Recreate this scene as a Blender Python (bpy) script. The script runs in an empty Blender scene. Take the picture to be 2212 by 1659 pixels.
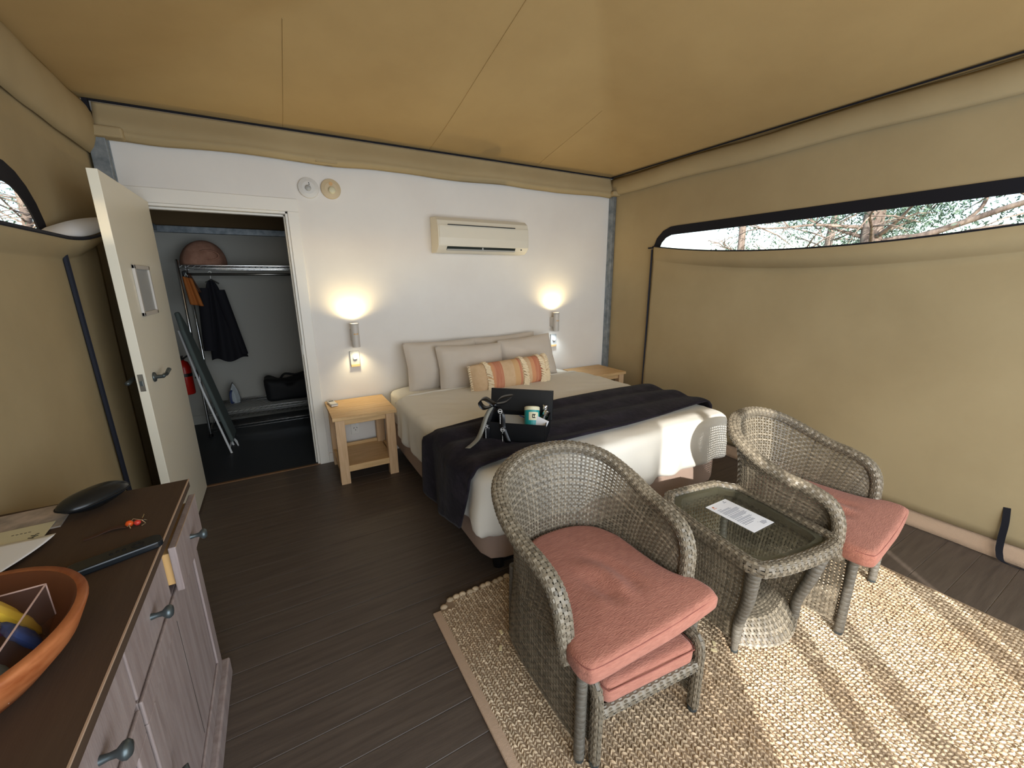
import bpy, bmesh, math, random
import numpy as np
from mathutils import Vector, Matrix, noise

random.seed(7)
PI = math.pi
SC = bpy.context.scene
COL = SC.collection

# ------------------------------------------------------------------ camera
cam_d = bpy.data.cameras.new('camera')
cam = bpy.data.objects.new('camera', cam_d); COL.objects.link(cam)
cam_d.sensor_width = 36.0
cam_d.lens = 36.0 * 884.11 / 2212
cam_d.clip_start = 0.05; cam_d.clip_end = 300
_y, _p, _r = math.radians(29.6738), math.radians(14.1747), math.radians(0.42985)
_f = Vector((math.sin(_y)*math.cos(_p), math.cos(_y)*math.cos(_p), -math.sin(_p)))
_rt = Vector((math.cos(_y), -math.sin(_y), 0)); _dn = _f.cross(_rt)
_r2 = _rt*math.cos(_r) + _dn*math.sin(_r); _d2 = -_rt*math.sin(_r) + _dn*math.cos(_r)
cam.matrix_world = Matrix(((_r2.x, -_d2.x, -_f.x, -3.3486), (_r2.y, -_d2.y, -_f.y, -3.6730), (_r2.z, -_d2.z, -_f.z, 1.5282), (0, 0, 0, 1)))
SC.camera = cam

# ------------------------------------------------------------------ sky, sun, exposure
world = bpy.data.worlds.new('world'); SC.world = world
world.use_nodes = True
wn = world.node_tree; wn.nodes.clear()
wo = wn.nodes.new('ShaderNodeOutputWorld'); wb = wn.nodes.new('ShaderNodeBackground')
ws = wn.nodes.new('ShaderNodeTexSky')
ws.sky_type = 'NISHITA'; ws.sun_disc = False; ws.sun_elevation = math.radians(25); ws.sun_rotation = math.radians(217)
ws.air_density = 1.0; ws.dust_density = 1.6; ws.ozone_density = 1.0
wn.links.new(ws.outputs[0], wb.inputs[0]); wb.inputs[1].default_value = 0.42
wn.links.new(wb.outputs[0], wo.inputs[0])

sun_d = bpy.data.lights.new('sun', 'SUN'); sun = bpy.data.objects.new('sun', sun_d); COL.objects.link(sun)
SUN_T = 0.47
_sd = Vector((0.595, 0.804, -SUN_T)).normalized()
sun.rotation_euler = _sd.to_track_quat('-Z', 'Y').to_euler()
sun_d.energy = 6.8; sun_d.angle = math.radians(0.6); sun_d.color = (1.0, 0.97, 0.92)

def area(name, loc, target, sx, sy, power, color):
    d = bpy.data.lights.new(name, 'AREA'); o = bpy.data.objects.new(name, d); COL.objects.link(o)
    d.shape = 'RECTANGLE'; d.size = sx; d.size_y = sy; d.energy = power; d.color = color
    o.location = loc; o.rotation_euler = (Vector(target)-Vector(loc)).to_track_quat('-Z', 'Y').to_euler()
    return o
# added fill panel standing in for daylight at the tent front (behind the camera)
area('front_fill', (-2.05, -4.78, 1.25), (-2.05, 0, 1.0), 3.8, 2.0, 126, (0.80, 0.90, 1.0))
SC.view_settings.view_transform = 'Standard'; SC.view_settings.look = 'None'
SC.view_settings.exposure = 0.0; SC.view_settings.gamma = 1.0; SC.view_settings.use_curve_mapping = False

# ------------------------------------------------------------------ materials
MATS = {}
def srgb(r, g, b):
    def l(c):
        c /= 255.0
        return c/12.92 if c <= 0.04045 else ((c+0.055)/1.055)**2.4
    return (l(r), l(g), l(b), 1.0)
def mat(name, col, rough=0.6, metal=0.0, col2=None, nscale=8, stretch=None, bump=0.0, bscale=60, bstretch=None, island=0.0,
        spec=0.5, emit=None, estr=0.0, trans=0.0, alpha=1.0, weave=0, sheen=0.0, ior=1.45, transl=0.0, lowc=0.35, highc=0.65):
    m = bpy.data.materials.new(name); m.use_nodes = True
    nt = m.node_tree; N = nt.nodes; Lk = nt.links
    bs = N['Principled BSDF']
    bs.inputs['Roughness'].default_value = rough; bs.inputs['Metallic'].default_value = metal
    bs.inputs['Specular IOR Level'].default_value = spec
    bs.inputs['Transmission Weight'].default_value = trans; bs.inputs['Alpha'].default_value = alpha
    bs.inputs['IOR'].default_value = ior
    bs.inputs['Sheen Weight'].default_value = sheen
    tc = N.new('ShaderNodeTexCoord')
    mp = N.new('ShaderNodeMapping'); mp.inputs['Scale'].default_value = stretch or (1, 1, 1)
    Lk.new(tc.outputs['Object'], mp.inputs[0])
    out = None
    if col2 is not None:
        nz = N.new('ShaderNodeTexNoise'); nz.inputs['Scale'].default_value = nscale; nz.inputs['Detail'].default_value = 6
        nz.inputs['Roughness'].default_value = 0.6
        Lk.new(mp.outputs[0], nz.inputs['Vector'])
        cr = N.new('ShaderNodeValToRGB'); cr.color_ramp.elements[0].color = col; cr.color_ramp.elements[1].color = col2
        cr.color_ramp.elements[0].position = lowc; cr.color_ramp.elements[1].position = highc
        Lk.new(nz.outputs['Fac'], cr.inputs[0]); out = cr.outputs[0]
    if island:
        ge = N.new('ShaderNodeNewGeometry'); hs = N.new('ShaderNodeHueSaturation')
        mr = N.new('ShaderNodeMapRange'); mr.inputs['To Min'].default_value = 1-island; mr.inputs['To Max'].default_value = 1+island
        Lk.new(ge.outputs['Random Per Island'], mr.inputs['Value']); Lk.new(mr.outputs[0], hs.inputs['Value'])
        if out: Lk.new(out, hs.inputs['Color'])
        else: hs.inputs['Color'].default_value = col
        out = hs.outputs[0]
    if out: Lk.new(out, bs.inputs['Base Color'])
    else: bs.inputs['Base Color'].default_value = col
    hsrc = None
    if bump:
        mp2 = N.new('ShaderNodeMapping'); mp2.inputs['Scale'].default_value = bstretch or (1, 1, 1)
        Lk.new(tc.outputs['Object'], mp2.inputs[0])
        n2 = N.new('ShaderNodeTexNoise'); n2.inputs['Scale'].default_value = bscale; n2.inputs['Detail'].default_value = 4
        Lk.new(mp2.outputs[0], n2.inputs['Vector']); hsrc = n2.outputs['Fac']
    if weave:
        mp3 = N.new('ShaderNodeMapping'); Lk.new(tc.outputs['Object'], mp3.inputs[0])
        ws_ = []
        for ax in ('X', 'Y', 'Z'):
            w = N.new('ShaderNodeTexWave'); w.wave_type = 'BANDS'; w.bands_direction = ax
            w.inputs['Scale'].default_value = weave; w.inputs['Distortion'].default_value = 1.5; w.inputs['Detail'].default_value = 2
            w.inputs['Detail Scale'].default_value = 3
            Lk.new(mp3.outputs[0], w.inputs['Vector']); ws_.append(w.outputs['Fac'])
        a = N.new('ShaderNodeMath'); a.operation = 'ADD'; Lk.new(ws_[0], a.inputs[0]); Lk.new(ws_[1], a.inputs[1])
        b = N.new('ShaderNodeMath'); b.operation = 'ADD'; Lk.new(a.outputs[0], b.inputs[0]); Lk.new(ws_[2], b.inputs[1])
        if hsrc:
            c_ = N.new('ShaderNodeMath'); c_.operation = 'MULTIPLY_ADD'; Lk.new(b.outputs[0], c_.inputs[0]); c_.inputs[1].default_value = 0.2
            Lk.new(hsrc, c_.inputs[2]); hsrc = c_.outputs[0]
        else: hsrc = b.outputs[0]
    if hsrc:
        bp = N.new('ShaderNodeBump'); bp.inputs['Strength'].default_value = bump or 0.3; bp.inputs['Distance'].default_value = 0.004
        Lk.new(hsrc, bp.inputs['Height']); Lk.new(bp.outputs[0], bs.inputs['Normal'])
    if emit is not None:
        bs.inputs['Emission Color'].default_value = emit; bs.inputs['Emission Strength'].default_value = estr
    if transl:
        tr = N.new('ShaderNodeBsdfTranslucent'); mx = N.new('ShaderNodeMixShader'); mx.inputs[0].default_value = transl
        if out: Lk.new(out, tr.inputs[0])
        else: tr.inputs[0].default_value = col
        Lk.new(bs.outputs[0], mx.inputs[1]); Lk.new(tr.outputs[0], mx.inputs[2])
        Lk.new(mx.outputs[0], N['Material Output'].inputs[0])
    MATS[name] = m
    return m
M = MATS
mat('canvas', srgb(162, 144, 110), 0.9, col2=srgb(172, 154, 119), nscale=1.2, bump=0.25, bscale=9, spec=0.1)
mat('canvas_roof', srgb(176, 148, 102), 0.9, col2=srgb(186, 158, 110), nscale=1.0, bump=0.2, bscale=7, spec=0.1)
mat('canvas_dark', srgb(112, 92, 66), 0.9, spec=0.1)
mat('binding', srgb(30, 30, 36), 0.7, spec=0.2)
mat('navy_cord', srgb(22, 26, 40), 0.7)
mat('white_wall', srgb(224, 220, 214), 0.55, spec=0.3, col2=srgb(219, 214, 208), nscale=2)
mat('white_paint', srgb(226, 222, 214), 0.4, spec=0.4)
mat('door_cream', srgb(232, 226, 208), 0.4, spec=0.45)
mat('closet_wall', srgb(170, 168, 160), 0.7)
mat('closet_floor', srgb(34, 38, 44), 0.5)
mat('galv', srgb(150, 156, 160), 0.45, metal=0.6, col2=srgb(112, 120, 126), nscale=14)
mat('steel', srgb(170, 170, 165), 0.3, metal=1.0)
mat('chrome', srgb(205, 205, 205), 0.16, metal=1.0)
mat('floor_wood', srgb(74, 64, 57), 0.42, col2=srgb(88, 77, 68), nscale=5, stretch=(0.6, 9, 1), bump=0.12, bscale=40, bstretch=(0.5, 8, 1), spec=0.35, island=0.05)
mat('gap_glint', srgb(150, 140, 132), 0.7)  # pale joints: glints on the board bevels put into the slab colour
mat('tan_strip', srgb(120, 88, 58), 0.5)
mat('pine', srgb(218, 182, 132), 0.5, col2=srgb(196, 158, 108), nscale=4, stretch=(1.5, 22, 22), bump=0.1, bscale=30, bstretch=(1, 12, 12))
mat('pine_v', srgb(214, 180, 142), 0.5, col2=srgb(198, 162, 122), nscale=4, stretch=(22, 22, 1.5), bump=0.1, bscale=30, bstretch=(12, 12, 1))
mat('dresser_top', srgb(78, 63, 51), 0.7, spec=0.2, col2=srgb(74, 59, 48), nscale=6, stretch=(10, 1, 10), bump=0.1, bscale=40, bstretch=(8, 1, 8))
mat('dresser_face', srgb(158, 144, 140), 0.5, col2=srgb(140, 124, 120), nscale=5, stretch=(8, 8, 0.7), bump=0.15, bscale=30, bstretch=(8, 8, 1))
mat('drawer_inside', srgb(216, 172, 112), 0.6)
mat('pewter', srgb(88, 96, 98), 0.4, metal=0.7)
mat('sheet_white', srgb(222, 218, 208), 0.85, bump=0.35, bscale=14, sheen=0.1)
mat('pillow_linen', srgb(202, 192, 180), 0.9, bump=0.3, bscale=18, sheen=0.1, weave=160)
mat('bed_base', srgb(160, 138, 124), 0.9, bump=0.3, bscale=80, weave=90)
mat('black_plastic', srgb(16, 16, 18), 0.4)
mat('black_matte', srgb(13, 14, 17), 0.7)
mat('throw_plush', srgb(30, 26, 33), 0.98, col2=srgb(50, 45, 54), nscale=9, bump=0.9, bscale=38, sheen=0.05, spec=0.1, lowc=.45, highc=.75)
mat('box_black', srgb(10, 13, 17), 0.45)
mat('ribbon', srgb(16, 17, 20), 0.3)
mat('print_white', srgb(225, 225, 225), 0.5)
mat('ribbon_grey', srgb(120, 118, 108), 0.35)
mat('teal', srgb(26, 140, 140), 0.35)
mat('cream_label', srgb(206, 200, 170), 0.5)
mat('bottle_green', srgb(14, 24, 18), 0.15)
mat('ac_white', srgb(216, 210, 194), 0.35)
mat('ac_dark', srgb(40, 48, 46), 0.4)
mat('lamp_metal', srgb(196, 190, 182), 0.45)
mat('lamp_on_warm', (1, 1, 1, 1), 0.5, emit=(1.0, 0.86, 0.55, 1), estr=12)
mat('lamp_on_cool', (1, 1, 1, 1), 0.5, emit=(0.85, 0.97, 1.0, 1), estr=12)
mat('plate_grey', srgb(168, 170, 170), 0.4)
mat('detector_white', srgb(206, 204, 200), 0.45)
mat('detector_cream', srgb(196, 178, 146), 0.5)
mat('wicker', srgb(114, 105, 90), 0.45, island=0.36, spec=0.5)
mat('wicker_wrap', srgb(108, 104, 96), 0.5, col2=srgb(84, 78, 68), nscale=60, stretch=(1, 1, 4), spec=0.45)
mat('wicker_dark', srgb(38, 34, 28), 0.8)
mat('terracotta', srgb(170, 113, 95), 0.92, col2=srgb(154, 98, 82), nscale=110, stretch=(0.25, 1, 1), bump=0.6, bscale=260, bstretch=(0.3, 1, 1), sheen=0.1)
mat('terracotta_seam', srgb(132, 78, 68), 0.9)
mat('glass', (0.9, 0.97, 0.94, 1), 0.02, trans=1.0, ior=1.3)
mat('paper', srgb(236, 238, 244), 0.7)
mat('ink', srgb(150, 155, 168), 0.8)
mat('logo_orange', srgb(200, 110, 70), 0.7)
mat('rug_base', srgb(148, 126, 102), 0.95)
mat('rug_edge', srgb(186, 158, 132), 0.95, bump=0.5, bscale=120, weave=90)
mat('jute', srgb(178, 154, 124), 0.95, col2=srgb(206, 188, 160), nscale=2.5, island=0.2, spec=0.1)
mat('jute_fleck', srgb(226, 208, 162), 0.9)
mat('bowl_wood', srgb(170, 104, 62), 0.42, col2=srgb(132, 66, 30), nscale=5, stretch=(6, 1, 6))
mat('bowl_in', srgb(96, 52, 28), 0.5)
mat('acrylic', (0.12, 0.10, 0.10, 1), 0.08, alpha=0.12)
mat('worn_edge', srgb(176, 150, 128), 0.6)
mat('dimmer_sheet', srgb(40, 40, 40), 0.8, alpha=0.6)  # half-transparent, for the added sheet that weakens the sun
mat('acrylic_edge', srgb(190, 160, 150), 0.2)
mat('pack_yellow', srgb(214, 176, 60), 0.35)
mat('pack_purple', srgb(112, 66, 92), 0.35)
mat('pack_blue', srgb(52, 66, 110), 0.4)
mat('pack_silver', srgb(150, 170, 190), 0.35)
mat('pack_cream', srgb(222, 198, 152), 0.5)
mat('magazine', srgb(190, 172, 160), 0.6, col2=srgb(140, 132, 124), nscale=14)
mat('leather_black', srgb(20, 24, 28), 0.3)
mat('brown_leather', srgb(66, 40, 26), 0.6)
mat('orange_bead', srgb(214, 84, 30), 0.3)
mat('red_bead', srgb(200, 60, 50), 0.3)
mat('hat_pink', srgb(170, 126, 104), 0.9, col2=srgb(146, 104, 84), nscale=14)
mat('jacket', srgb(12, 11, 20), 0.85, bump=0.3, bscale=8)
mat('scarf', srgb(160, 92, 36), 0.8)
mat('iron_board', srgb(84, 94, 92), 0.9)
mat('red_paint', srgb(186, 30, 18), 0.35)
mat('iron_body', srgb(178, 186, 190), 0.3)
mat('cushion_tan', srgb(214, 184, 148), 0.9, col2=srgb(206, 174, 136), nscale=20, bump=0.4, bscale=90, weave=120)
mat('stripe_rust', srgb(200, 142, 112), 0.9, col2=srgb(184, 110, 82), nscale=40, stretch=(1, .1, .1), bump=0.4, bscale=90)
mat('stripe_peach', srgb(208, 150, 110), 0.9, bump=0.4, bscale=90)
mat('stripe_ochre', srgb(206, 166, 120), 0.9, bump=0.4, bscale=90)
mat('tassel_cream', srgb(232, 214, 182), 0.95)
mat('bark', srgb(158, 144, 132), 0.95, col2=srgb(92, 80, 74), nscale=9, stretch=(1, 1, .25), bump=1.0, bscale=14, bstretch=(1, 1, .2))
mat('leaf', srgb(104, 130, 112), 0.6, island=0.5, transl=0.3)
mat('ground', srgb(150, 130, 96), 0.95, col2=srgb(116, 110, 70), nscale=1.5)

# ------------------------------------------------------------------ object helpers
def link(o, parent=None, loc=None, rot=None):
    COL.objects.link(o)
    if parent is not None: o.parent = parent
    if loc is not None: o.location = loc
    if rot is not None: o.rotation_euler = rot
    return o
def tag(o, label=None, cat=None, group=None, kind=None):
    if label: o['label'] = label
    if cat: o['category'] = cat
    if group: o['group'] = group
    if kind: o['kind'] = kind
    return o
def thing(name, label, cat, loc=(0, 0, 0), rotz=0.0, group=None, rot=None):
    o = bpy.data.objects.new(name, None); o.empty_display_size = 0.1
    link(o, None, loc, rot or (0, 0, rotz)); tag(o, label, cat, group)
    return o
class MB:
    def __init__(s): s.v = []; s.f = []; s.m = []
    def add(s, v, f, mi=0):
        n = len(s.v); s.v += [tuple(p) for p in v]; s.f += [tuple(i+n for i in q) for q in f]; s.m += [mi]*len(f); return s
    def box(s, c, d, rot=None, mi=0, taper=1.0):
        x, y, z = d[0]/2, d[1]/2, d[2]/2
        vs = [Vector((a*x*(taper if e > 0 else 1), b*y*(taper if e > 0 else 1), e*z)) for e in (-1, 1) for a, b in ((-1, -1), (1, -1), (1, 1), (-1, 1))]
        if rot is not None: vs = [rot @ v for v in vs]
        vs = [v+Vector(c) for v in vs]
        return s.add(vs, [(3, 2, 1, 0), (4, 5, 6, 7), (0, 1, 5, 4), (1, 2, 6, 5), (2, 3, 7, 6), (3, 0, 4, 7)], mi)
    def b2(s, lo, hi, mi=0):
        return s.box([(a+b)/2 for a, b in zip(lo, hi)], [abs(b-a) for a, b in zip(lo, hi)], None, mi)
    def tube(s, pts, r, n=8, mi=0, closed=False, caps=True, flat=1.0, up=None):
        P = [Vector(p) for p in pts]; L = len(P)
        rs = r if isinstance(r, (list, tuple)) else [r]*L
        rings = []; prev = None
        for i in range(L):
            if closed: t = P[(i+1) % L]-P[i-1]
            else: t = P[min(i+1, L-1)]-P[max(i-1, 0)]
            t.normalize()
            if prev is None:
                a = Vector(up) if up else (Vector((0, 0, 1)) if abs(t.z) < .9 else Vector((1, 0, 0)))
            else: a = prev
            u = (a-t*a.dot(t)).normalized(); w = t.cross(u); prev = u
            rings.append([P[i]+(u*math.cos(2*PI*k/n)*flat+w*math.sin(2*PI*k/n))*rs[i] for k in range(n)])
        v = [p for rg in rings for p in rg]; f = []
        for i in range(L if closed else L-1):
            j = (i+1) % L
            for k in range(n):
                f.append((i*n+k, i*n+(k+1) % n, j*n+(k+1) % n, j*n+k))
        if not closed and caps: f += [tuple(range(n-1, -1, -1)), tuple((L-1)*n+k for k in range(n))]
        return s.add(v, f, mi)
    def lathe(s, prof, c=(0, 0, 0), n=24, mi=0, axis='z', sx=1.0, sy=1.0, caps=True):
        v = []; f = []
        for r, h in prof:
            for k in range(n):
                a = 2*PI*k/n; x, y = r*math.cos(a)*sx, r*math.sin(a)*sy
                p = {'z': (x, y, h), 'y': (x, h, y), 'x': (h, x, y)}[axis]
                v.append((p[0]+c[0], p[1]+c[1], p[2]+c[2]))
        for i in range(len(prof)-1):
            for k in range(n): f.append((i*n+k, i*n+(k+1) % n, (i+1)*n+(k+1) % n, (i+1)*n+k))
        if caps: f += [tuple(range(n-1, -1, -1)), tuple((len(prof)-1)*n+k for k in range(n))]
        return s.add(v, f, mi)
    def prism(s, pts, z0, z1, mi=0):
        n = len(pts); v = [(x, y, z0) for x, y in pts]+[(x, y, z1) for x, y in pts]
        return s.add(v, [tuple(range(n-1, -1, -1)), tuple(range(n, 2*n))]+[(i, (i+1) % n, n+(i+1) % n, n+i) for i in range(n)], mi)
    def grid(s, fn, nu, nv, mi=0, closed_u=False):
        v = [fn(i/nu, j/nv) for j in range(nv+1) for i in range(nu+(0 if closed_u else 1))]
        w = nu+(0 if closed_u else 1)
        f = [(j*w+i, j*w+(i+1) % w, (j+1)*w+(i+1) % w, (j+1)*w+i) for j in range(nv) for i in range(nu)]
        return s.add(v, f, mi)
    def mesh(s, name, mats, smooth=False):
        me = bpy.data.meshes.new(name); me.from_pydata([tuple(p) for p in s.v], [], s.f)
        for m in (mats if isinstance(mats, (list, tuple)) else [mats]): me.materials.append(M[m])
        if any(s.m): me.polygons.foreach_set('material_index', s.m)
        bm = bmesh.new(); bm.from_mesh(me)
        if name == 'ceiling': bmesh.ops.remove_doubles(bm, verts=bm.verts, dist=0.002)
        bmesh.ops.recalc_face_normals(bm, faces=bm.faces); bm.to_mesh(me); bm.free()
        if smooth: me.polygons.foreach_set('use_smooth', [True]*len(me.polygons))
        me.update(); return me
    def build(s, name, mats, parent=None, smooth=False, bevel=0.0, bseg=2, solid=0.0, loc=None, rot=None, sub=0):
        o = bpy.data.objects.new(name, s.mesh(name, mats, smooth)); link(o, parent, loc, rot)
        if sub:
            q = o.modifiers.new('sub', 'SUBSURF'); q.levels = sub; q.render_levels = sub
        if solid:
            q = o.modifiers.new('solid', 'SOLIDIFY'); q.thickness = solid; q.offset = 0
        if bevel:
            q = o.modifiers.new('bevel', 'BEVEL'); q.width = bevel; q.segments = bseg; q.limit_method = 'ANGLE'; q.angle_limit = math.radians(40)
        return o
def nz(x, y, z, s=1.0): return noise.noise(Vector((x*s, y*s, z*s)))
def rrect(x0, y0, x1, y1, r, n=6):
    pts = []
    for cx, cy, a0 in ((x1-r, y0+r, -PI/2), (x1-r, y1-r, 0), (x0+r, y1-r, PI/2), (x0+r, y0+r, PI)):
        for k in range(n+1):
            a = a0+PI/2*k/n; pts.append((cx+r*math.cos(a), cy+r*math.sin(a)))
    return pts
def resample(pts, n, closed=True):
    P = [Vector(p) for p in pts]; Q = P+[P[0]] if closed else P
    d = [0]
    for a, b in zip(Q, Q[1:]): d.append(d[-1]+(b-a).length)
    out = []; m = n if closed else n-1
    j = 0
    for i in range(n):
        t = d[-1]*i/m
        while j < len(d)-2 and d[j+1] < t: j += 1
        k = (t-d[j])/max(d[j+1]-d[j], 1e-9); out.append(Q[j].lerp(Q[j+1], min(max(k, 0), 1)))
    return out
def catmull(pts, n):
    P = [Vector(p) for p in pts]; P = [P[0]*2-P[1]]+P+[P[-1]*2-P[-2]]; out = []
    for i in range(1, len(P)-2):
        for k in range(n):
            t = k/n; a, b, c, d = P[i-1], P[i], P[i+1], P[i+2]
            out.append(0.5*((2*b)+(-a+c)*t+(2*a-5*b+4*c-d)*t*t+(-a+3*b-3*c+d)*t**3))
    out.append(P[-2]); return out
def pad(outline, z0, z1, r, dome=0.0, n=96, disp=None, inner=8, side=3):
    """cushion-like solid over a closed outline (counter-clockwise)"""
    P = resample([(p[0], p[1], 0) for p in outline], n)
    nr = []
    for i in range(n):
        t = P[(i+1) % n]-P[i-1]; t.normalize(); nr.append(Vector((-t.y, t.x, 0)))
    c = sum(P, Vector())/n
    rings = []
    def smooth(L, k):
        for _ in range(k): L = [(L[i-1]+L[i]*2+L[(i+1) % n])/4 for i in range(n)]
        return L
    def ring(ins, z): rings.append([p+Vector((0, 0, z)) for p in smooth([p+q*ins for p, q in zip(P, nr)], int(10*ins/max(r, 1e-6)))])
    q = 5
    for k in range(q+1):
        a = PI/2*k/q; ring(r*(1-math.sin(a)), z0+r*(1-math.cos(a)))
    for k in range(1, side): ring(0, z0+r+(z1-z0-2*r)*k/side)
    for k in range(q+1):
        a = PI/2*k/q; ring(r*(1-math.cos(a)), z1-r+r*math.sin(a))
    top = rings[-1]
    for k in range(1, inner):
        s = 1-k/inner
        top2 = smooth(top, min(60, k*k*2)) if inner > 8 else top
        rings.append([c+(p-c)*s for p in top2])
        for p in rings[-1]: p.z = z1+dome*(1-s*s)
    mb = MB(); v = []
    for ri, rg in enumerate(rings):
        for i, p in enumerate(rg):
            if disp: p = p+Vector(disp(p, nr[i], ri/len(rings)))
            v.append(p)
    cz = Vector((c.x, c.y, z1+dome)); 
    if disp: cz += Vector(disp(cz, Vector((0, 0, 0)), 1))
    v.append(cz); bz = Vector((c.x, c.y, z0)); v.append(bz)
    f = []
    R_ = len(rings)
    for j in range(R_-1):
        for i in range(n): f.append((j*n+i, j*n+(i+1) % n, (j+1)*n+(i+1) % n, (j+1)*n+i))
    for i in range(n): f.append(((R_-1)*n+i, (R_-1)*n+(i+1) % n, R_*n)); f.append(((i+1) % n, i, R_*n+1))
    mb.add(v, f); return mb
def weave(fn, nu, nv, wu, wv, th, closed=False, amp=None, twill=1, mb=None, which='uv'):
    """interlaced flat strands over a surface fn(u, v) -> Vector; every strand is its own strip of geometry"""
    mb = mb or MB(); amp = th*0.75 if amp is None else amp
    U = nu if closed else nu-1; V = nv-1
    P = np.array([[fn(i/U, j/V) for j in range(nv)] for i in range(nu)], float)
    if closed: du = np.roll(P, -1, 0)-np.roll(P, 1, 0)
    else: du = np.gradient(P, axis=0)
    dv = np.gradient(P, axis=1)
    du /= np.linalg.norm(du, axis=2, keepdims=True)+1e-9; dv /= np.linalg.norm(dv, axis=2, keepdims=True)+1e-9
    Nn = np.cross(du, dv); Nn /= np.linalg.norm(Nn, axis=2, keepdims=True)+1e-9
    I, J = np.meshgrid(np.arange(nu), np.arange(nv), indexing='ij')
    sg = np.where(((I//twill+J) % 2) == 0, 1.0, -1.0)[..., None]
    def strands(A, T, Nm, sign, w, cl):
        n, m = A.shape[:2]
        C = A+Nm*sign*amp
        h = T*(w/2); k = Nm*(th/2)
        Q = np.stack([C-h-k, C+h-k, C+h+k, C-h+k], 2).reshape(-1, 3)
        F = []
        for i in range(n):
            b = i*m*4
            for j in range(m if cl else m-1):
                a0 = b+j*4; a1 = b+((j+1) % m)*4
                for q in range(4): F.append((a0+q, a0+(q+1) % 4, a1+(q+1) % 4, a1+q))
            if not cl: F.append((b+3, b+2, b+1, b)); F.append((b+(m-1)*4, b+(m-1)*4+1, b+(m-1)*4+2, b+(m-1)*4+3))
        mb.add(Q.tolist(), F)
    if 'u' in which: strands(P, du, Nn, sg, wu, False)                         # strands running along v
    if 'v' in which: strands(P.transpose(1, 0, 2), dv.transpose(1, 0, 2), Nn.transpose(1, 0, 2), -sg.transpose(1, 0, 2), wv, closed)
    return mb
def text_mesh(s, size, extrude=0.0004):
    cu = bpy.data.curves.new('text', 'FONT'); cu.body = s; cu.size = size; cu.extrude = extrude; cu.align_x = 'CENTER'; cu.align_y = 'CENTER'
    ob = bpy.data.objects.new('text', cu); COL.objects.link(ob)
    dg = bpy.context.evaluated_depsgraph_get(); me = bpy.data.meshes.new_from_object(ob.evaluated_get(dg))
    bpy.data.objects.remove(ob); return me

# ================================================================== THE ROOM (metres; back wall y = 0, right wall x = 0, floor z = 0)
XL, XR, YF, HE = -4.19, 0.0, -4.85, 2.60
def struct(o): o['kind'] = 'structure'; return o
def labelled(o, l): o['label'] = l; return o

# floor: slab and one board per plank
fl = struct(MB().b2((XL-0.1, YF-0.1, -0.08), (XR+0.1, 0.0, -0.0035)).build('floor', 'gap_glint'))
yj = [-2.539+0.1405*k for k in range(-16, 19)]
for a, b in zip(yj, yj[1:]):
    lo, hi = max(min(a, b), YF), min(max(a, b), 0.0)
    if hi-lo < 0.02: continue
    MB().b2((XL-0.08, lo+0.0014, -0.0035), (XR+0.08, hi-0.0012, 0.0)).build('floor_board', 'floor_wood', fl, bevel=0.0012, bseg=1)

# back wall (white panel) around the doorway
DX0, DX1, DZ = -4.03, -3.174, 2.04
wb_ = MB()
wb_.b2((XL-0.26, 0, 0), (DX0, 0.09, 2.62)).b2((DX1, 0, 0), (XR+0.05, 0.09, 2.62)).b2((DX0, 0, DZ), (DX1, 0.09, 2.62))
struct(wb_.build('wall_back', 'white_wall'))
# door frame
fr = MB()
fr.b2((DX1, -0.016, 0), (DX1+0.075, 0.0, DZ)).b2((DX0-0.08, -0.016, DZ), (DX1+0.075, 0, DZ+0.09)).b2((DX0-0.08, -0.016, 0), (DX0, 0, DZ))
fr.b2((DX1-0.018, -0.005, 0), (DX1, 0.10, DZ)).b2((DX0, -0.005, 0), (DX0+0.018, 0.10, DZ)).b2((DX0, -0.005, DZ-0.018), (DX1, 0.10, DZ))
fr.b2((DX1-0.03, 0.045, 0), (DX1-0.018, 0.09, DZ-0.018)).b2((DX0, 0.045, DZ-0.032), (DX1-0.018, 0.09, DZ-0.018))
struct(fr.build('trim_1', 'white_paint', bevel=0.003))
MB().b2((DX1-0.0205, 0.012, 0.96), (DX1-0.0175, 0.034, 1.04)).build('strike_plate', 'steel', bpy.data.objects['trim_1'])
struct(MB().b2((DX0, -0.012, 0), (DX1, 0.012, 0.006)).build('trim_2', 'tan_strip'))
struct(MB().b2((DX1+0.075, -0.014, 0), (-0.02, 0, 0.085)).build('baseboard_back', 'white_paint', bevel=0.003))

def holed(fn, o0, o1, inner, n=160, rings=10):
    """sheet over the rectangle o0..o1 with a rounded hole, points given to fn(a, b)"""
    I = resample([(p[0], p[1], 0) for p in inner], n)
    c = Vector(((o0[0]+o1[0])/2, (o0[1]+o1[1])/2, 0)); c = sum(I, Vector())/n
    O = []
    for p in I:
        d = p-c; k = 1e9
        for ax in (0, 1):
            if d[ax] > 1e-9: k = min(k, (o1[ax]-c[ax])/d[ax])
            elif d[ax] < -1e-9: k = min(k, (o0[ax]-c[ax])/d[ax])
        O.append(c+d*k)
    for cx in (o0[0], o1[0]):
        for cy in (o0[1], o1[1]):
            q = Vector((cx, cy, 0)); j = min(range(n), key=lambda i: (O[i]-q).length); O[j] = q
    mb = MB(); v = []
    for r in range(rings+1):
        for i in range(n): p = O[i].lerp(I[i], r/rings); v.append(fn(p.x, p.y))
    mb.add(v, [(r*n+i, r*n+(i+1) % n, (r+1)*n+(i+1) % n, (r+1)*n+i) for r in range(rings) for i in range(n)])
    return mb

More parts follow.
